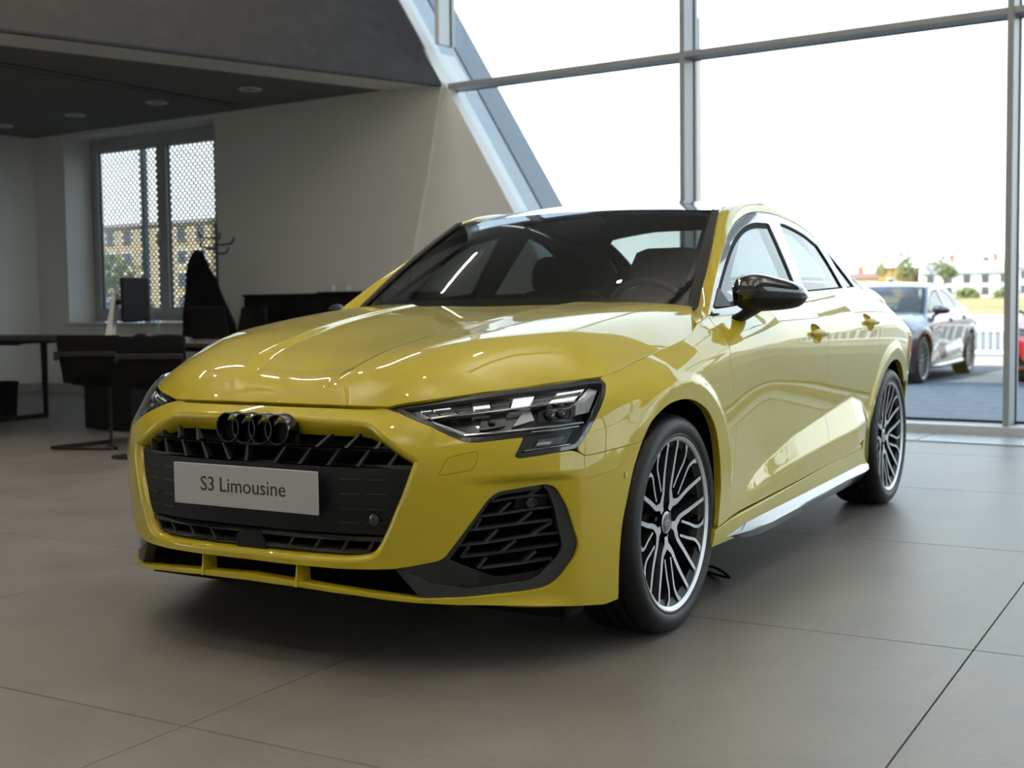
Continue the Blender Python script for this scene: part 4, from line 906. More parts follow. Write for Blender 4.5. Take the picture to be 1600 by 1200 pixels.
# ---- lower intakes
mat('piano_black', (.004, .004, .0042), .12, 0, .35, .3)
mat('intake_frame', (.024, .027, .030), .45, 0, 0, .5)
mat('intake_bar', (.022, .024, .026), .5, 0, 0, .4)
core = outline(*full([(0, .69), (.40, .69), (.52, .62), (.95, .56), (1.0, .50), (1.02, .22), (.5, .205), (0, .225)]), step=.04)
panel('bumper_core', body, core, 'void_black', FB, step=.04, off=-.085, lip=None)
for sg in (1, -1):
    fB = lambda u, v, sg=sg: body(np.asarray(u, float), v)*np.array([1, sg, 1])
    fr = outline((.455, .300), (.528, .216), (.646, .215), (.804, .216), (.874, .222, .02), (.908, .246, .02), (.953, .301, .02), (.966, .338, .02), (.930, .447), (.900, .499, .012), (.868, .509), (.866, .496), (.876, .490), (.893, .445), (.918, .332, .015), (.905, .305), (.852, .256, .015), (.82, .245), (.656, .240), (.562, .256), step=.012)
    AI = panel('air_intake', fB, fr, 'intake_frame', CAR, step=.012, off=-.010, flip=sg < 0, gap=0, lip=((.001, .001), (.002, .03)))
    ga = outline((.450, .300), (.586, .3235, .01), (.724, .266), (.76, .262), (.862, .270, .015), (.893, .294), (.916, .328, .01), (.891, .484), (.880, .495), (.874, .500), (.898, .445), (.924, .330), (.910, .303), (.856, .250), (.82, .241), (.656, .236), (.562, .250), step=.012)
    def can(u, v, fB=fB, sg=sg):
        n = surf_normal(fB, np.asarray(u, float), np.asarray(v, float), (2e-3, 2e-3), sg < 0); u, v = np.broadcast_arrays(np.asarray(u, float), np.asarray(v, float))
        return fB(u, v)-n*(.014+.20*np.clip(v-.238-.11*np.clip(.72-u, 0, 1), 0, .09)*sst(.74, .66, u)+.006*sst(.70, .80, u))[..., None]
    panel('intake_trim', can, ga, 'piano_black', AI, step=.01, flip=sg < 0, gap=0, lip=((.001, .001), (.002, .03)))
    me_ = outline((.57, .325), (.705, .482), (.733, .500), (.90, .51), (.93, .33), (.90, .28), (.86, .255), (.72, .255), step=.03)
    panel('intake_back', fB, me_, 'void_black', AI, step=.03, off=-.060, flip=sg < 0, gap=0, lip=None)
    sd = panel('intake_edge', fB, outline((.582, .321), (.705, .478, .012), (.733, .493, .015), (.868, .504), (.880, .497), (.862, .490), (.745, .480, .015), (.718, .466), (.602, .318), step=.012), 'intake_frame', AI, step=.01, off=-.022, flip=sg < 0, gap=0, lip=((.001, .001), (.002, .03)))
    g = lambda u, v, h, fB=fB, sg=sg: sunk(fB, .034-h, sg < 0)(np.array([u]), np.array([v]))[0]
    def strip(P, w, nm='intake_slat'):
        P = np.array(crom(P, 3)); T = np.gradient(P, axis=0); T /= np.linalg.norm(T, axis=1)[:, None]; N = np.stack([-T[:, 1], T[:, 0]], 1)*w/2
        b = MB(); b.prism([tuple(q) for q in P+N]+[tuple(q) for q in (P-N)[::-1]], -.015, .006, g); b.build(nm, 'intake_bar', AI)
    for P in ([(.725, .463), (.830, .471), (.887, .469)], [(.693, .425), (.760, .428), (.830, .434), (.893, .437)], [(.660, .390), (.799, .398), (.893, .402)], [(.630, .352), (.742, .357), (.839, .365), (.912, .366)], [(.636, .322), (.750, .325), (.910, .336)], [(.695, .288), (.807, .292), (.894, .298)]): strip(P, .006)
    for P in ([(.822, .470), (.861, .490)], [(.742, .427), (.778, .457)], [(.796, .398), (.839, .427)], [(.706, .356), (.742, .387)], [(.838, .365), (.893, .396)], [(.749, .326), (.792, .355)], [(.638, .322), (.660, .348)], [(.810, .292), (.851, .322)], [(.684, .288), (.709, .316)], [(.676, .391), (.694, .420)]): strip(P, .008)
    c = g(.836, .451, .008); n = surf_normal(fB, np.array([.836]), np.array([.451]), (2e-3, 2e-3), sg < 0)[0]; a1 = np.cross(n, [0, 0, 1]); a1 /= np.linalg.norm(a1); a2 = np.cross(n, a1)
    b = MB(); pr = [(.015, -.02), (.015, .002), (.012, .004), (.010, .001), (.001, .001)]
    b.v = [tuple(c+(a1*math.cos(t)+a2*math.sin(t))*r+n*h) for r, h in pr for t in np.linspace(0, 2*math.pi, 18, endpoint=False)]; b.f = [(i*18+j, i*18+(j+1) % 18, (i+1)*18+(j+1) % 18, (i+1)*18+j) for i in range(4) for j in range(18)]; b.mi = [0]*len(b.f)
    b.build('parking_sensor', 'intake_frame', AI, smooth=40)
    pl = outline((.79, .436), (.885, .440), (.885, .466), (.80, .468), step=.03); panel('sensor_plate', fB, pl, 'satin_black', AI, step=.03, off=-.04, flip=sg < 0, gap=0)
b = MB(); c = body(np.array([1.132]), np.array([.507]))[0]; b.lathe([(.001, .0015), (.009, .0015), (.0095, -.004)], 18, 'y', (c[0], c[1], c[2])); b.build('parking_sensor', 'car_paint', FB, smooth=40, rot=None)
# ---- number plate with the model name, ring emblem
NP = MB().box((.8785, 0, .4925), (.006, .507, .114), bev=.0015).build('number_plate', 'plate_grey', CAR)
for tx, yy in (('S3', -.1545), ('Limousine', -.0865)): text_mesh(tx, .056, .0004, 'plate_lettering', 'plate_letters', NP, Matrix(((0, 0, 1, .882), (1, 0, 0, yy), (0, 1, 0, .494), (0, 0, 0, 1))), 'LEFT', 1.02)
EM = empty('ring_emblem'); EM.parent = CAR
for k in range(4):
    y = -.0872+k*.0581; b = MB(); b.lathe([(.0362, -.028), (.0362, .006), (.0378, .009), (.0408, .009), (.0424, .006), (.0424, -.028)], 44, 'x', (.8335+.0006*k*(k-3)*-1*0, y, .648)); b.build('emblem_ring', 'black_chrome', EM, smooth=35)
b = MB(); b.prism([(-.132, .60), (.132, .60), (.125, .665), (-.125, .665)], -.02, -.002, lambda u, v, h: (.815+h, u, v)); b.build('emblem_mount', 'satin_black', EM)
# ---- wheels
def wheel():
    R = empty('wheel'); R.parent = CAR
    pr = [(.225, .088), (.247, .100), (.2585, .1115), (.263, .1125), (.266, .1110), (.272, .1155), (.288, .1180), (.301, .1145), (.312, .1070), (.3185, .0970), (.3215, .0880), (.3228, .0800)]
    for g in (.058, .019): pr += [(.3233, g+.006), (.3233, g+.0058), (.315, g+.004), (.315, g-.004), (.3233, g-.0058), (.3233, g-.006)]
    pr += [(r, -y) for r, y in pr[::-1]]
    MB().lathe(pr, 96, 'y').build('tyre', 'rubber', R, smooth=30)
    b = MB(); b.lathe([(.2440, .092), (.2445, .1035), (.2475, .1060), (.2525, .1085), (.2570, .1100), (.2588, .1080), (.2570, .103)], 96, 'y'); b.build('rim_lip', 'machined_alloy', R, smooth=40)
    b = MB(); b.lathe([(.2440, .0985), (.240, .080), (.226, .04), (.214, -.06), (.238, -.1), (.255, -.108)], 64, 'y'); b.lathe([(.001, .045), (.066, .045), (.075, .03), (.10, -.01), (.12, -.03)], 40, 'y'); b.build('rim', 'dark_alloy', R, smooth=40)
    fy = lambda r: .0745+.0265*min(1, (r/.24))**1.7
    def ribbon(b, pts, w0, w1, ang, mirror):
        P = np.array(crom(pts, 4)); P[:, 1] *= mirror; c, s_ = math.cos(ang), math.sin(ang); P = np.stack([P[:, 0]*c-P[:, 1]*s_, P[:, 0]*s_+P[:, 1]*c], 1)
        T = np.gradient(P, axis=0); T /= np.linalg.norm(T, axis=1)[:, None]; N = np.stack([-T[:, 1], T[:, 0]], 1); n = len(P); V = []
        for i in range(n):
            w = w0+(w1-w0)*i/(n-1); y = fy(np.hypot(*P[i]))
            for k, dy in ((-.5, 0), (.5, 0), (1.1, -.034), (-1.1, -.034)): q = P[i]+N[i]*w*k; V.append((q[0], y+dy, q[1]))
        o = len(b.v); b.v += V
        for i in range(n-1):
            for j in range(4): b.f.append((o+i*4+j, o+i*4+(j+1) % 4, o+(i+1)*4+(j+1) % 4, o+(i+1)*4+j)); b.mi.append(0 if j == 0 else 1)
        b.f += [(o, o+1, o+2, o+3), tuple(o+(n-1)*4+j for j in range(4))]; b.mi += [1, 1]
    me = None
    for k in range(5):
        if me is None:
            b = MB(); hp = math.pi/5
            for m_ in (1, -1):
                ribbon(b, [(.2465, .0365), (.19, .0345), (.15, .0325), (.115, .0285), (.090, .0270), (.073, .0300), (.054, .0365)], .0122, .0175, -hp*m_, m_)
                ribbon(b, [(.2445, .100), (.222, .106), (.178, .103), (.14, .075), (.099, .0455)], .0122, .0075, -hp*m_, m_)
                # thick knuckle where the branch meets the rim
                ribbon(b, [(.236, .100), (.205, .1060)], .020, .012, -hp*m_, m_)
            w = [(.042, -.010), (.042, .010), (.062, .014), (.080, .0235), (.099, .034), (.094, .0225), (.084, .008), (.081, 0), (.084, -.008), (.094, -.0225), (.099, -.034), (.080, -.0235), (.062, -.014)]
            o = len(b.v); n = len(w); b.v += [(a, fy(math.hypot(a, c))+.0004, c) for a, c in w]+[(a, fy(math.hypot(a, c))-.03, c) for a, c in w]
            # fan the wedge into quads by pairing both flanks
            for i in range(n): b.f.append((o+i, o+(i+1) % n, o+n+(i+1) % n, o+n+i)); b.mi.append(1)
            for q in ((0, 1, 2, 12), (12, 2, 3, 11), (11, 3, 6, 7), (11, 7, 8), (3, 4, 5, 6), (11, 8, 9, 10)): b.f.append(tuple(o+i for i in q)); b.mi.append(0)
            s0 = b.build('spoke', ['machined_alloy', 'dark_alloy'], R); me = s0.data
        else: s0 = put(me, 'spoke', R)
        s0.rotation_euler = (0, -(math.pi/2+math.pi/5+k*2*math.pi/5), 0)
    b = MB(); b.lathe([(.001, .079), (.0285, .079), (.0315, .0775), (.033, .070), (.033, .05)], 40, 'y'); HC = b.build('hub_cap', 'gloss_black', R, smooth=40)
    b = MB(); b.lathe([(.0292, .0785), (.0302, .0798), (.0325, .0788), (.0332, .076)], 40, 'y'); b.build('hub_ring', 'machined_alloy', HC, smooth=40)
    b = MB()
    for k in range(4):
        x = -.0135+k*.009; b.lathe([(.0056, .079), (.0056, .0805), (.0070, .0805), (.0070, .079)], 20, 'y', (x, 0, 0))
    tag(b.build('hub_emblem', 'bright_chrome', HC), kind='stuff')
    nm = None
    for k in range(5):
        a = math.pi/2+k*2*math.pi/5; l = (.055*math.cos(a), .056, .055*math.sin(a))
        if nm is None: nm = MB().lathe([(.001, .012), (.007, .012), (.009, .009), (.009, -.01)], 6, 'y').build('wheel_bolt', 'dark_alloy', R, smooth=30, loc=l).data
        else: put(nm, 'wheel_bolt', R, l)
    b = MB(); b.lathe([(.08, .0), (.08, .012), (.165, .012), (.170, .008), (.170, -.012), (.08, -.012)], 64, 'y', (0, -.005, 0)); b.build('brake_disc', 'brake_iron', R, smooth=40)
    b = MB(); b.lathe([(.105, .038), (.172, .042), (.182, .03), (.182, -.03)], 14, 'y', (0, -.005, 0), a0=2.2, a1=3.6); b.build('brake_caliper', 'brake_red', R, smooth=40)
    return R
W0 = wheel(); WHL = [(0, 1), (-2.631, 1), (0, -1), (-2.631, -1)]
for i, (x, sg) in enumerate(WHL):
    w = W0 if i == 0 else copy_tree(W0, CAR); w.location = (x, sg*.7725, .3235); w.rotation_euler = (0, (.0, .06, .9, 2.)[i], 0 if sg > 0 else math.pi)
    if sg < 0: pass
# ---- wheel housings, floor pan
for i, (x, sg) in enumerate(WHL):
    b = MB(); yo, yi = (.80 if x == 0 else .855), .56
    b.lathe([(.05, yi), (.376, yi), (.376, yo)], 40, 'y', (x, 0, .335), a0=-.28, a1=math.pi+.28)
    b.v = [(p[0], p[1]*sg, p[2]) for p in b.v]; b.build('wheel_housing', 'matt_black', CAR, smooth=40)
b = MB(); b.box((-1.36, 0, .22), (1.55, 1.66, .09)).box((-1.35, 0, .235), (3.9, 1.06, .12)).box((.50, 0, .225), (.40, 1.06, .09)).box((-3.25, 0, .26), (.5, 1.2, .12))
b.build('floor_pan', 'matt_black', CAR)
b = MB(); b.box((.43, .60, .155), (.10, .34, .05), bev=.01); b.build('air_deflector', 'matt_black', CAR); b = MB(); b.box((.43, -.60, .155), (.10, .34, .05), bev=.01); b.build('air_deflector', 'matt_black', CAR)
# ---- cabin
b = MB(); prof = [(-.40, .90), (-.55, .935), (-.72, .955), (-.86, .945), (-.93, .90), (-.95, .80), (-.90, .62), (-.55, .60), (-.42, .70)]
b.prism(prof, -.70, .70, lambda u, v, h: (u, h, v)); b.build('dashboard', 'cabin_dark', CAR)
b = MB(); b.prism([(-.80, .93), (-.80, .965), (-.86, .985), (-.99, .975), (-1.0, .93)], .19, .54, lambda u, v, h: (u, h, v)); b.build('instrument_hood', 'cabin_dark', CAR)
b = MB(); t = np.linspace(0, 2*math.pi, 40, endpoint=False); ct, st_ = math.cos(.42), math.sin(.42)
b.tube([(-.97+.182*math.sin(a)*st_, .385+.182*math.cos(a), .885+.182*math.sin(a)*ct) for a in t], .015, 10, closed=True); SW = b.build('steering_wheel', 'cabin_dark', CAR, smooth=60)
b = MB(); b.box((-.965, .385, .885), (.04, .14, .11), bev=.015, ry=.4).box((-.965, .385, .885), (.02, .34, .03), ry=.4); b.build('steering_hub', 'cabin_dark', SW)
def seat(y, x0=-1.42, nm='front_seat', w=.50):
    S_ = empty(nm); S_.parent = CAR
    def pad(prof, ws, th, name):
        V = []; n = len(prof)
        for i, (x, z) in enumerate(prof):
            for j in range(9):
                u = -1+j/4; V.append((x0+x-(abs(u)**3)*-th*.6+th*(1-abs(u)**6), y+u*ws[i]/2, z))
            for j in range(9):
                u = 1-j/4; V.append((x0+x-th*.6*(1-abs(u)**6), y+u*ws[i]/2, z))
        b = MB(); b.v = V; b.f = [(i*18+j, i*18+(j+1) % 18, (i+1)*18+(j+1) % 18, (i+1)*18+j) for i in range(n-1) for j in range(18)]+[tuple(range(18)), tuple((n-1)*18+j for j in range(18))]; b.mi = [0]*len(b.f)
        return b.build(name, 'seat_dark', S_, smooth=60)
    pad([(.05, .42), (-.02, .60), (-.08, .78), (-.14, .93), (-.17, 1.00), (-.185, 1.03)], [w*.86, w, w*1.02, w*.98, w*.84, w*.6], .075, 'backrest')
    if nm == 'front_seat': pad([(-.185, 1.015), (-.19, 1.06), (-.20, 1.12), (-.21, 1.17), (-.213, 1.185)], [.24, .29, .30, .26, .18], .06, 'headrest')
    b = MB(); b.box((x0+.25, y, .42), (.50, w, .16), bev=.05); b.build('cushion', 'seat_dark', S_)
seat(.35, -1.02); seat(-.37, -1.50)
for y in (-.40, 0, .40): seat(y, -2.22, 'rear_seat', .44)
rfn = lambda v, u: roof(u, v)
panel('headliner', rfn, outline(*full([(0, -1.16), (.54, -1.21), (.54, -1.7), (.51, -2.33), (0, -2.36)]), step=.05), 'headliner', CAR, step=.05, off=-.035, flip=bool(rfl), lip=None)
b = MB(); b.box((-1.12, 0, 1.285), (.12, .20, .05), bev=.02, ry=.45); b.build('sensor_cover', 'matt_black', CAR)
b = MB(); b.box((-1.19, 0, 1.235), (.03, .23, .06), bev=.014); b.build('inside_mirror', 'matt_black', CAR)
b = MB(); b.box((-2.75, 0, .98), (.7, 1.15, .04)); b.build('parcel_shelf', 'cabin_dark', CAR)
# inner walls of the doors and the pillars seen through the glass
for sg in (1, -1):
    fi = lambda x, z, sg=sg: (green(x, z)+np.array([0, -.045, 0]))*np.array([1, sg, 1])
    cutp = outline((-.80, .965), (-1.04, 1.10), (-1.30, 1.23), (-1.54, 1.275), (-1.50, .99), step=.04); cutr = outline((-1.78, 1.28), (-2.0, 1.25), (-2.2, 1.17), (-2.3, 1.03), (-1.67, 1.015), step=.04)
    panel('inner_trim', fi, outline((-.64, .80), (-.70, .93), (-.98, 1.10), (-1.27, 1.25), (-1.7, 1.325), (-2.1, 1.27), (-2.5, 1.14), (-2.75, 1.06), (-3.0, 1.0), (-3.0, .80), step=.05), 'headliner' if False else 'cabin_dark', CAR, [cutp, cutr], step=.05, flip=(sg < 0) != gfl, lip=None, gap=0)
b = MB(); b.box((-1.35, .78, .57), (1.7, .02, .58)).box((-1.35, -.78, .57), (1.7, .02, .58)).box((-.42, 0, .57), (.03, 1.1, .56)); b.build('cabin_tub', 'void_black', CAR)
# ================================================================ office corner
mat('desk_black', (.006, .0055, .005), .5, spec=.15)
mat('leather_black', (.006, .0055, .0055), .7, spec=.12, bump=(80, .05))
mat('steel_black', (.010, .010, .010), .4, .3)
mat('plastic_black', (.006, .006, .0065), .6, spec=.2)
mat('plastic_white', (.70, .70, .68), .45)
mat('cloth_black', (.007, .007, .008), .95, spec=.1, sheen=.05)
mat('porcelain', (.75, .75, .73), .25, coat=.4)
glassmat('bottle_glass', (.80, .86, .86), 1.5)
mat('bottle_cap', (.6, .62, .64), .3, .6)
mat('wood_top', (.07, .052, .040), .4, var=(6, .2))
# desk on the left edge with its sled frame
T1 = empty('office_desk', (-3.6, -6.55, 0), math.radians(4), 'black office desk with slim frame legs at the left edge', 'desk')
TD = np.array([math.cos(math.radians(4)), math.sin(math.radians(4)), 0])
b = MB(); b.prism([(-.85, -1.75), (.62, -1.75), (.62, .98), (.58, 1.02), (-.85, 1.02)], .715, .738, lambda u, v, h: (u, v, h)); b.build('desk_top', 'desk_black', T1)
for y in (-.55, .30):
    pass
b = MB(); b.tube([(-.70, -.40, .69), (-.70, -.40, .02), (.42, -.40, .02), (.42, -.40, .69)], 0, sq=(.05, .035)); b.build('leg_frame', 'steel_black', T1)
b = MB(); b.box((-.14, -.40, .69), (1.2, .05, .045)); b.build('frame_rail', 'steel_black', T1); b = MB(); b.box((-.14, -.9, .69), (.05, 1.6, .045)); b.build('frame_rail', 'steel_black', T1)
b = MB(); b.lathe([(.001, .012), (.118, .012), (.122, .0), (.142, .30), (.150, .305), (.150, .335), (.142, .338), (.138, .32), (.115, .03)], 36, 'z'); BN = b.build('waste_bin', 'plastic_black', smooth=40, loc=(-3.93, -7.16, 0)); tag(BN, 'round black waste bin on the floor under the left desk', 'bin')
# meeting desk with pedestal
T2 = empty('meeting_desk', (-3.55, -4.35, 0), math.radians(0), 'dark desk on a black block pedestal behind the black chairs', 'desk')
b = MB(); b.prism([(-.95, -.62), (.68, -.62), (.98, 1.6), (-.95, 1.6)], .712, .738, lambda u, v, h: (u, v, h)); b.build('desk_top', 'wood_top', T2)
b = MB(); b.prism([(-.75, -.42), (.18, -.42), (.50, 1.3), (-.75, 1.3)], .655, .712, lambda u, v, h: (u, v, h)); b.build('desk_apron', 'desk_black', T2)
MB().box((-.36, -1.14, .36), (.60, .52, .70), bev=.01).build('pedestal', 'desk_black', T2)
# black cantilever chairs
def chair(loc, rz, label):
    R = empty('cantilever_chair', loc, rz, label, 'chair', 'black cantilever chairs at the meeting desk')
    # local: x forward, z up; sits facing +x
    V = []; prof = [(-.20, .79), (-.205, .765), (-.195, .66), (-.175, .53), (-.14, .455), (-.06, .425), (.10, .425), (.26, .435), (.29, .43)]
    for k, (x, z) in enumerate(prof):
        w = [.225, .232, .225, .215, .205, .205, .22, .225, .215][k]
        for j in range(9):
            u = -1+j/4; V.append((x+.035*u*u*(k < 4), w*u, z+.02*u*u*(k > 4)))
    n = len(prof); W2_ = [(x+.026 if k < 4 else x+.01, y, z if k < 4 else z+.03) for k, (x, y, z) in ((i//9, v) for i, v in enumerate(V))]
    b = MB(); o = n*9; b.v = V+W2_
    for i in range(n-1):
        for j in range(8): q = (i*9+j, i*9+j+1, (i+1)*9+j+1, (i+1)*9+j); b.f += [q, tuple(o+t for t in q[::-1])]
    for i in range(n-1):
        for j in (0, 8): b.f.append((i*9+j, (i+1)*9+j, o+(i+1)*9+j, o+i*9+j))
    for i in (0, n-1):
        for j in range(8): b.f.append((i*9+j, i*9+j+1, o+i*9+j+1, o+i*9+j))
    b.mi = [0]*len(b.f); b.build('seat_shell', 'leather_black', R, smooth=50)
    for s in (-1, 1):
        b = MB(); b.tube([(-.19, s*.225, .625), (-.12, s*.275, .63), (.16, s*.275, .635), (.20, s*.27, .62), (.215, s*.235, .43)], .012, 8); b.build('armrest', 'steel_black', R, smooth=60)
    b = MB(); b.tube([(.12, 0, .43), (.13, 0, .40), (.135, 0, .06), (.12, 0, .018), (-.10, -.10, .014), (-.26, -.24, .014), (-.27, -.20, .014), (-.27, .20, .014), (-.26, .24, .014), (.02, .08, .014), (.13, .01, .016)], .0125, 8); b.build('sled_base', 'steel_black', R, smooth=60)
    b = MB(); b.box((-.20, 0, .66), (.012, .47, .035), bev=.004); b.build('back_band', 'steel_black', R)
    return R
chair((-2.83, -4.68, 0), math.radians(200), 'left black leather cantilever chair, whole, beside the desk pedestal')
chair((-2.62, -3.85, 0), math.radians(200), 'right black leather cantilever chair half hidden by the car bonnet')
# screens and small things on the desk
M1 = empty('monitor', (-3.14, -4.755, .738), math.radians(12), 'black monitor on white slanted stand on the desk', 'monitor')
b = MB(); b.prism([(-.018, 0), (.018, 0), (.012, .43), (-.012, .43)], -.02, .30, lambda u, v, h: (h, u-.10-.07*v/.43*0-.0*v, v)); 
b = MB(); b.prism([(.10, .0), (.155, 0), (.075, .34), (.045, .34)], -.02, .03, lambda u, v, h: (h, -u, v)); b.build('stand', 'plastic_white', M1)
b = MB(); b.box((0, -.10, .006), (.20, .22, .012), bev=.004); b.build('foot', 'plastic_white', M1)
b = MB(); b.box((0, .10, .295), (.50, .035, .32), bev=.012, rz=math.radians(14)); b.build('display', 'plastic_black', M1)
b = MB(); b.tube([(.005, -.06, .28), (.0, .08, .285)], .018, 10); b.build('arm', 'plastic_black', M1)
BT = empty('glass_bottle', (-3.79, -5.10, .738), 0, 'clear glass water bottle standing on the dark desk', 'bottle')
b = MB(); b.lathe([(.001, .004), (.036, .004), (.039, .012), (.039, .06), (.034, .10), (.022, .15), (.013, .19), (.012, .225), (.015, .227), (.015, .235), (.0145, .236)], 28, 'z'); b.build('bottle_body', 'bottle_glass', BT, smooth=50)
b = MB(); b.lathe([(.001, .236), (.0145, .236), (.0145, .255), (.012, .258), (.001, .258)], 20, 'z'); b.build('bottle_cap', 'bottle_cap', BT, smooth=40)
b = MB(); b.lathe([(.055, .0), (.055, .012), (.045, .028), (.02, .036), (.001, .037)], 24, 'z'); tag(b.build('speaker_puck', 'plastic_black', smooth=50, loc=(-3.64, -5.12, .738)), 'small black dome between the monitor and the glass bottle', 'speaker')
LP = empty('laptop', (-3.58, -4.33, .738), math.radians(8), 'black open laptop seen from behind on the desk', 'laptop')
b = MB(); b.box((-.11, 0, .010), (.23, .33, .018), bev=.004); b.build('keyboard_base', 'plastic_black', LP)
b = MB(); b.box((.03, 0, .125), (.012, .33, .23), bev=.004, ry=math.radians(12)); b.build('screen_lid', 'plastic_black', LP)
b = MB(); b.tube(crom([(-3.60, -4.50, .745), (-3.66, -4.66, .752), (-3.64, -4.80, .765), (-3.66, -4.95, .760), (-3.70, -5.06, .744)], 6), .004, 6); tag(b.build('power_cable', 'plastic_black', smooth=60), 'thin black cable between the laptop and glass bottle', 'cable')
# sideboard and cups
SB = empty('sideboard', tuple(FP(0, -.015, 0)), AZ, 'long black sideboard against the white wall', 'sideboard')
MB().box((-5.95, -.225, .555), (2.10, .44, 1.02), bev=.006).build('carcass', 'desk_black', SB); MB().box((-5.95, -.225, 1.075), (2.14, .46, .025), bev=.003).build('top', 'desk_black', SB); MB().box((-5.95, -.21, .025), (2.0, .38, .05)).build('plinth', 'desk_black', SB)
for k in range(4): d_ = MB().box((-6.735+k*.523, -.452, .555), (.515, .018, .99), bev=.003).build('door', 'desk_black', SB)
tr_ = MB().box((0, 0, .006), (.52, .30, .012), bev=.004).build('serving_tray', 'plastic_black', loc=tuple(FP(-5.84, -.25, 1.088)), rot=FR); tag(tr_, 'flat black tray on the sideboard under the cups', 'tray')
for k, (a, lb) in enumerate(((-6.02, 'white cup without visible handle, left one on the tray'), (-5.84, 'white cup with handle turned right, beside the car pillar'))):
    t = empty('coffee_cup', tuple(FP(a, -.25, 1.0995)), AZ, lb, 'cup', 'white cups on the tray')
    b = MB(); b.lathe([(.001, .003), (.024, .0), (.030, .006), (.036, .062), (.034, .062), (.027, .010), (.001, .008)], 24, 'z'); b.build('cup_body', 'porcelain', t, smooth=50)
    b = MB(); b.tube([(.033*(1 if k else -.3), -.0 if k else .033, .05), (.052*(1 if k else -.3), 0 if k else .05, .048), (.054*(1 if k else -.3), 0 if k else .052, .028), (.030*(1 if k else -.3), 0 if k else .03, .018)], .004, 6); b.build('handle', 'porcelain', t, smooth=60)
# coat stand with coat
CS_ = empty('coat_stand', tuple(FP(-7.33, -.5, 0)), AZ, 'black metal coat stand with curved hooks beside window', 'coat stand')
b = MB(); b.tube([(0, 0, .02), (0, 0, 1.79)], .014, 10); b.build('pole', 'steel_black', CS_, smooth=60)
b = MB(); b.lathe([(.001, .025), (.15, .02), (.17, .008), (.17, 0)], 32, 'z'); b.build('base', 'steel_black', CS_, smooth=40)
for dx, dy, z, L in ((.24, .02, 1.585, .22), (.15, -.08, 1.635, .14), (-.26, .0, 1.655, .24), (-.10, -.14, 1.55, .15), (.05, .16, 1.50, .12)):
    k = math.hypot(dx, dy); ux, uy = dx/k, dy/k; b = MB(); b.tube(crom([(0, 0, z), (ux*L*.6, uy*L*.6, z), (ux*L*.92, uy*L*.92, z+.015), (ux*L*1.05, uy*L*1.05, z+.06)], 4), .009, 8); b.build('hook', 'steel_black', CS_, smooth=60)
b = MB(); V = []; lev = [(1.53, -.16, .03, .03), (1.50, -.155, .06, .05), (1.42, -.16, .10, .07), (1.30, -.13, .17, .09), (1.20, -.10, .20, .10), (1.05, -.07, .24, .11), (.90, -.04, .30, .12), (.80, -.02, .345, .13), (.70, -.01, .36, .14), (.62, -.02, .33, .13), (.56, -.01, .26, .10)]
for i, (z, ca, wa, wd) in enumerate(lev):
    for j in range(28):
        t = 2*math.pi*j/28; f = 1+.10*math.sin(5*t+i*.5)+.05*math.sin(9*t-i); V.append((ca+wa*f*math.cos(t), -.10+wd*f*math.sin(t), z+.012*math.sin(3*t+i)))
b.v = V; b.f = [(i*28+j, i*28+(j+1) % 28, (i+1)*28+(j+1) % 28, (i+1)*28+j) for i in range(len(lev)-1) for j in range(28)]+[tuple(range(28)), tuple((len(lev)-1)*28+j for j in range(28))]; b.mi = [0]*len(b.f)
CT = b.build('hanging_coat', 'cloth_black', smooth=70, loc=tuple(FP(-7.33, -.5, 0)), rot=FR); tag(CT, 'long black coat hanging on the coat stand', 'coat')
# swivel chair in front of the sideboard
SCH = empty('swivel_chair', tuple(FP(-6.55, -1.05, 0)), AZ+math.radians(-100), 'black mesh swivel chair in front of the sideboard', 'chair')
V = []
for i in range(9):
    z = .52+.43*i/8; w = .25-.055*(i/8)**1.5
    for j in range(11): u = -1+j/5; V.append((-.24-.05*(i/8)+.06*u*u, w*u, z+(.015*u*u if i == 8 else 0)))
b = MB(); b.v = V+[(x-.025, y, z) for x, y, z in V]; o = 99
for i in range(8):
    for j in range(10): q = (i*11+j, i*11+j+1, (i+1)*11+j+1, (i+1)*11+j); b.f += [q, tuple(o+t for t in q[::-1])]
for i in range(8):
    for j in (0, 10): b.f.append((i*11+j, (i+1)*11+j, o+(i+1)*11+j, o+i*11+j))
for j in range(10): b.f += [(88+j, 89+j, o+89+j, o+88+j), (j, j+1, o+j+1, o+j)]
b.mi = [0]*len(b.f); b.build('backrest', 'plastic_black', SCH, smooth=60)
MB().box((.02, 0, .46), (.48, .48, .07), bev=.03).build('seat', 'cloth_black', SCH); MB().tube([(0, 0, .08), (0, 0, .43)], .025, 12).build('column', 'steel_black', SCH, smooth=60)
b = MB()
for k in range(5): a = k*2*math.pi/5; MB().tube([(0, 0, .10), (.28*math.cos(a), .28*math.sin(a), .05)], .018, 8).build('foot', 'steel_black', SCH); b_ = MB(); b_.lathe([(.001, -.015), (.026, -.015), (.026, .015), (.001, .015)], 14, 'y', (.28*math.cos(a), .28*math.sin(a), .027)); b_.build('castor', 'plastic_black', SCH, smooth=40)
b = MB(); b.tube([(-.22, 0, .55), (-.12, 0, .44), (0, 0, .43)], .02, 8); b.build('back_support', 'steel_black', SCH, smooth=60)
# black cable beside the front tyre
b = MB(); b.tube(crom([(-.98, .40, .006), (-.86, .56, .006), (-.74, .74, .008), (-.665, .80, .025), (-.70, .73, .045), (-.80, .58, .012), (-.84, .45, .006)], 6), .005, 8); tag(b.build('charging_cable', 'plastic_black', smooth=60), 'black cable loop on the floor behind the front wheel', 'cable')
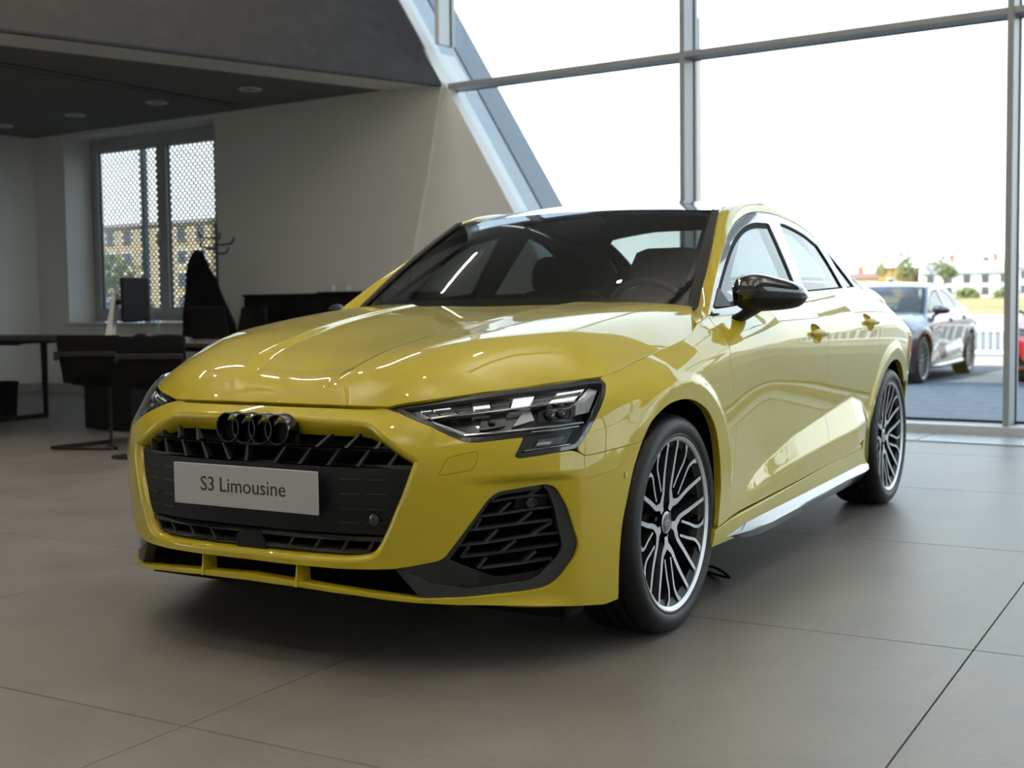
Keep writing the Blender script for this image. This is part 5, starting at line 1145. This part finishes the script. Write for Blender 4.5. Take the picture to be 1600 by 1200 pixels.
# ================================================================ outside
GZ = -.2
def ground_material():
    m = bpy.data.materials.new('paving'); m.use_nodes = True; MATS['paving'] = m; n = m.node_tree.nodes; l = m.node_tree.links; b = n['Principled BSDF']
    g = n.new('ShaderNodeNewGeometry'); k = n.new('ShaderNodeTexBrick'); k.inputs['Scale'].default_value = 2.4; k.inputs['Color1'].default_value = (.13, .135, .14, 1); k.inputs['Color2'].default_value = (.16, .165, .17, 1); k.inputs['Mortar'].default_value = (.095, .095, .10, 1); k.inputs['Mortar Size'].default_value = .012
    x = n.new('ShaderNodeTexNoise'); x.inputs['Scale'].default_value = .5; l.new(g.outputs['Position'], k.inputs[0]); l.new(g.outputs['Position'], x.inputs[0])
    mx = n.new('ShaderNodeMix'); mx.data_type = 'RGBA'; mx.blend_type = 'MULTIPLY'; mx.inputs[0].default_value = .35; l.new(k.outputs[0], mx.inputs[6]); l.new(x.outputs[0], mx.inputs[7]); l.new(mx.outputs[2], b.inputs['Base Color']); b.inputs['Roughness'].default_value = .85
ground_material()
mat('slab_grey', (.14, .145, .15), .85, var=(1.3, .18))
mat('grass_dry', (.27, .195, .07), .95, var=(.15, .3)); mat('hedge_green', (.06, .09, .03), .9, var=(2, .4)); mat('leaf_green', (.15, .18, .065), .9, var=(1.2, .35)); mat('bark', (.12, .09, .07), .9)
mat('render_white', (.62, .60, .55), .9); mat('render_orange', (.30, .17, .055), .9); mat('render_cream', (.42, .35, .22), .9); mat('roof_grey', (.26, .26, .265), .8); mat('roof_red', (.22, .11, .08), .8); mat('pane_dark', (.06, .07, .08), .2); mat('brick_red', (.28, .13, .09), .9)
mat('fence_white', (.72, .73, .74), .6); mat('concrete', (.36, .35, .33), .9, var=(3, .1)); mat('pole_grey', (.26, .25, .235), .6); mat('line_white', (.75, .75, .74), .8)
mat('paint_dark', (.016, .020, .026), .3, .3, 1.0, coatr=.02); mat('paint_red', (.30, .012, .018), .3, .2, 1.0, coatr=.02); mat('paint_silver', (.42, .44, .46), .3, .6, 1.0, coatr=.02)
b = MB(); b.prism([tuple(FP(-150, .35, 0)[:2]), tuple(FP(150, .35, 0)[:2]), tuple(FP(150, 320, 0)[:2]), tuple(FP(-150, 320, 0)[:2])], GZ-.3, GZ, lambda u, v, h: (u, v, h)); GRD = tag(b.build('ground', 'paving'), kind='structure')
sm_ = None
for i in range(13):
    for j in range(12):
        l = tuple(FP(-3.2+.6*i+(j % 2)*.3, .80+.6*j, GZ+.004))
        if sm_ is None: t = MB().box((0, 0, 0), (.592, .592, .016), bev=.003).build('paving_slab', 'slab_grey', GRD, loc=l, rot=FR); sm_ = t.data
        else: put(sm_, 'paving_slab', GRD, l, FR)
b = MB(); b.box((2, 60, GZ-.225), (200, 100.6, .4)); tag(b.build('ground_1', 'paving'), kind='structure')
b = MB(); V = [tuple(FP(a, n, z)) for n, z in ((33.5, GZ+.01), (60, .22), (100, .45), (182, .80), (300, 1.2)) for a in (-220, -60, 0, 60, 220)]
b.grid(V, 5, 5); tag(b.build('terrain', 'grass_dry'), 'dry yellowish grass field rising beyond the fence', 'grass', kind='structure')
for k, (a, n) in enumerate(((-.9, 5.0), (1.6, 5.0))): tag(MB().box((0, 0, 0), (.12, 5.0, .006)).build('parking_line', 'line_white', loc=tuple(FP(a, n+3, GZ+.004)), rot=FR), ['white parking line painted beside the dark saloon', 'white parking line painted beside the red car'][k], 'road marking')
# cars: the same build in other paint
SKIP = ('lamp_segment', 'grille_bar', 'intake_slat', 'grille_rib', 'number_plate', 'tow_cover', 'sensor_plate', 'radar_sensor', 'parking_sensor', 'ring_emblem', 'wheel_bolt', 'air_deflector')
def parked(loc, rz, paint, label, sc=1.0):
    def cp(o, par):
        if o.name.split('.')[0] in SKIP: return
        c = o.copy(); COL.objects.link(c)
        if par: c.parent = par
        if o.type == 'MESH' and o.data.materials and o.data.materials[0] == MATS['car_paint']:
            c.material_slots[0].link = 'OBJECT'; c.material_slots[0].material = MATS[paint]
        for ch in list(o.children): cp(ch, c)
        return c
    r = cp(CAR, None); r.location = loc; r.rotation_euler = (0, 0, rz); r.scale = (sc, sc, sc); r['label'] = label; return r
parked((-14.35, -2.30, GZ), math.radians(-3), 'paint_dark', 'dark blue-grey saloon car parked outside the glass wall', 1.0)
parked((-15.2, .42, GZ), math.radians(-4), 'paint_red', 'dark red car outside, cut off by the right picture edge', 1.0)
parked((-17.6, -20.2, GZ), math.radians(65), 'paint_silver', 'grey car outside behind the perforated window screen', 1.0)
# railing and low wall behind the cars
RL = empty('railing', tuple(FP(-4, 13.2, GZ)), AZ, 'low white metal railing on a pale kerb wall behind the dark car', 'railing')
MB().box((6, .1, .07), (40, .30, .14)).build('kerb_wall', 'concrete', RL)
for z in (.22, .62): MB().box((6, .1, z), (40, .05, .05)).build('rail', 'fence_white', RL)
bm_ = None
for k in range(120):
    x = -5+k*.12
    if bm_ is None: bm_ = MB().box((0, .1, .42), (.026, .03, .36)).build('baluster', 'fence_white', RL, loc=(x, 0, 0)).data
    else: put(bm_, 'baluster', RL, (x, 0, 0))
tag(MB().box((0, 0, .30), (60, .5, .60), bev=.05).build('retaining_wall', 'concrete', loc=tuple(FP(8, 33, GZ)), rot=FR), 'long pale concrete retaining wall behind the white railing', 'wall')
# houses
def base(n): return float(np.interp(n, [33.5, 60, 100, 182, 300], [GZ+.01, .22, .45, .80, 1.2]))-.02
def house(nm, a, n, w, d, h, wall, roof, label, rh=1.6, cols=5, rows=2, chim=0, mono=False, rot=0.):
    R = empty(nm, tuple(FP(a, n, base(n))), AZ+rot, label, 'building')
    MB().box((0, 0, h/2), (w, d, h)).build('wall', wall, R)
    if mono: MB().box((0, 0, h+.15), (w+.6, d+.6, .3)).build('roof', roof, R)
    else: b = MB(); b.prism([(-d/2-.4, h), (d/2+.4, h), (0, h+rh)], -w/2-.4, w/2+.4, lambda u, v, q: (q, u, v)); b.build('roof', roof, R)
    for i in range(cols):
        for j in range(rows):
            x, z = -w/2+w*(i+.5)/cols, h*(j+.55)/rows; f = MB().box((x, -d/2-.03, z), (1.3, .1, 1.4)).build('window', 'render_white' if wall != 'render_white' else 'roof_grey', R); MB().box((x, -d/2-.07, z), (1.05, .06, 1.15)).build('pane', 'pane_dark', f)
    for i in range(chim): MB().box((-w/2+w*(i+1)/(chim+1), .3, h+rh+.3), (.7, .7, 1.6)).build('chimney', 'brick_red' if i % 2 == 0 else 'render_white', R)
    return R
house('long_house', -48.6, 196, 16.6, 9, 3.7, 'render_white', 'roof_grey', 'long white house with grey gable roof far behind the cars', 2.1, 6, 2, 4)
house('gable_house', -37.0, 186, 7.0, 9, 4.2, 'render_white', 'roof_grey', 'white gabled house right of the long white house', 2.2, 3, 2, 1)
house('flat_house', -60.0, 190, 3.9, 8, 4.6, 'render_orange', 'brick_red', 'orange flat roofed block left of the trees', 1, 1, 1, 0, True)
house('low_house', -67.0, 192, 8.8, 8, 3.2, 'render_cream', 'roof_red', 'cream low house with brown roof behind the yellow car tail', 1.0, 4, 1, 1)
house('far_block', -84, 66, 20, 12, 7.4, 'render_cream', 'roof_grey', 'cream apartment block seen through the perforated screen', 1, 9, 4, 0, True)
house('brick_house', 45, 62, 16, 10, 5, 'brick_red', 'roof_red', 'red brick house beyond the glass on the right', 2, 5, 2, 2)
def tree(nm, a, n, h, r, label, seed, trunk=True):
    rg = np.random.default_rng(seed); R = empty(nm, tuple(FP(a, n, base(n))), AZ, label, 'tree' if trunk else 'bush')
    if trunk:
        b = MB(); b.tube([(0, 0, 0), (.1, 0, h*.4), (0, .1, h*.75)], [.22, .16, .08], 8); b.build('trunk', 'bark', R, smooth=60)
    N = 900; V, F = [], []
    cl = [(rg.normal(0, .42*r), rg.normal(0, .42*r), h*(.68 if trunk else .5)+rg.normal(0, .16*h), r*rg.uniform(.35, .6)) for _ in range(9)]
    for k in range(N):
        c = cl[rg.integers(len(cl))]; d = rg.normal(size=3); d /= np.linalg.norm(d); p = np.array(c[:3])+d*c[3]*rg.uniform(.6, 1.05); p[2] = max(p[2], .1)
        e1 = rg.normal(size=3); e1 /= np.linalg.norm(e1); e2 = np.cross(e1, rg.normal(size=3)); e2 /= np.linalg.norm(e2); s = rg.uniform(.14, .30)
        o = len(V); V += [p-e1*s, p+e2*s*.5, p+e1*s, p-e2*s*.5]; F.append((o, o+1, o+2, o+3))
    b = MB(); b.add(V, F); tag(b.build('foliage', 'leaf_green', R, rec=False), kind='stuff')
tree('leafy_tree', -55.0, 176, 6.4, 2.3, 'tall leafy tree between orange block and white house', 1); tree('leafy_tree', -50.6, 181, 5.6, 1.8, 'smaller leafy tree just left of the white house', 2)
tree('leafy_tree', -70.0, 210, 6.0, 1.9, 'rounded tree behind the low cream house', 3); tree('leafy_tree', -52.6, 216, 7.4, 2.4, 'rounded tree crown rising behind the long white roof', 4)
tree('leafy_tree', 28, 60, 8.5, 3.2, 'big leafy tree beyond the glass on the right', 5); tree('leafy_tree', -68, 45, 4, 2.6, 'leafy tree seen low through the perforated screen', 6)
for k, (a, l_) in enumerate(((-49, 'green bush left in the row before the white house'), (-44.5, 'green bush in the middle of the row before the house'), (-39.5, 'green bush right in the row before the house'))): tree('garden_bush', a, 172, .9, 1.8, l_, 10+k, False)
# street lamp
SLm = empty('street_lamp', tuple(FP(-6.8, 9.2, GZ)), AZ, 'pale street lamp post with angled head outside the glass', 'street lamp')
b = MB(); b.tube([(0, 0, 0), (0, 0, 5.0)], [.045, .034], 14); b.build('post', 'pole_grey', SLm, smooth=60); b = MB(); b.tube([(0, 0, 5.0), (0, 0, 5.62)], [.024, .022], 12); b.build('upper_post', 'screen_metal', SLm, smooth=60)
b = MB(); b.tube([(0, 0, 5.60), (-.08, 0, 5.66)], .020, 8); b.build('arm', 'screen_metal', SLm, smooth=60); b = MB(); b.box((-.17, 0, 5.70), (.22, .14, .14), bev=.03); b.build('lamp_head', 'screen_metal', SLm)
BO = empty('bollard', tuple(FP(6.5, 12.0, GZ)), AZ, 'red and white striped bollard outside on the right', 'bollard')
for k in range(5): b = MB(); b.lathe([(.001, k*.22), (.12, k*.22), (.12, k*.22+.22), (.001, k*.22+.22)], 20, 'z'); b.build('band', 'brick_red' if k % 2 == 0 else 'fence_white', BO, smooth=40)
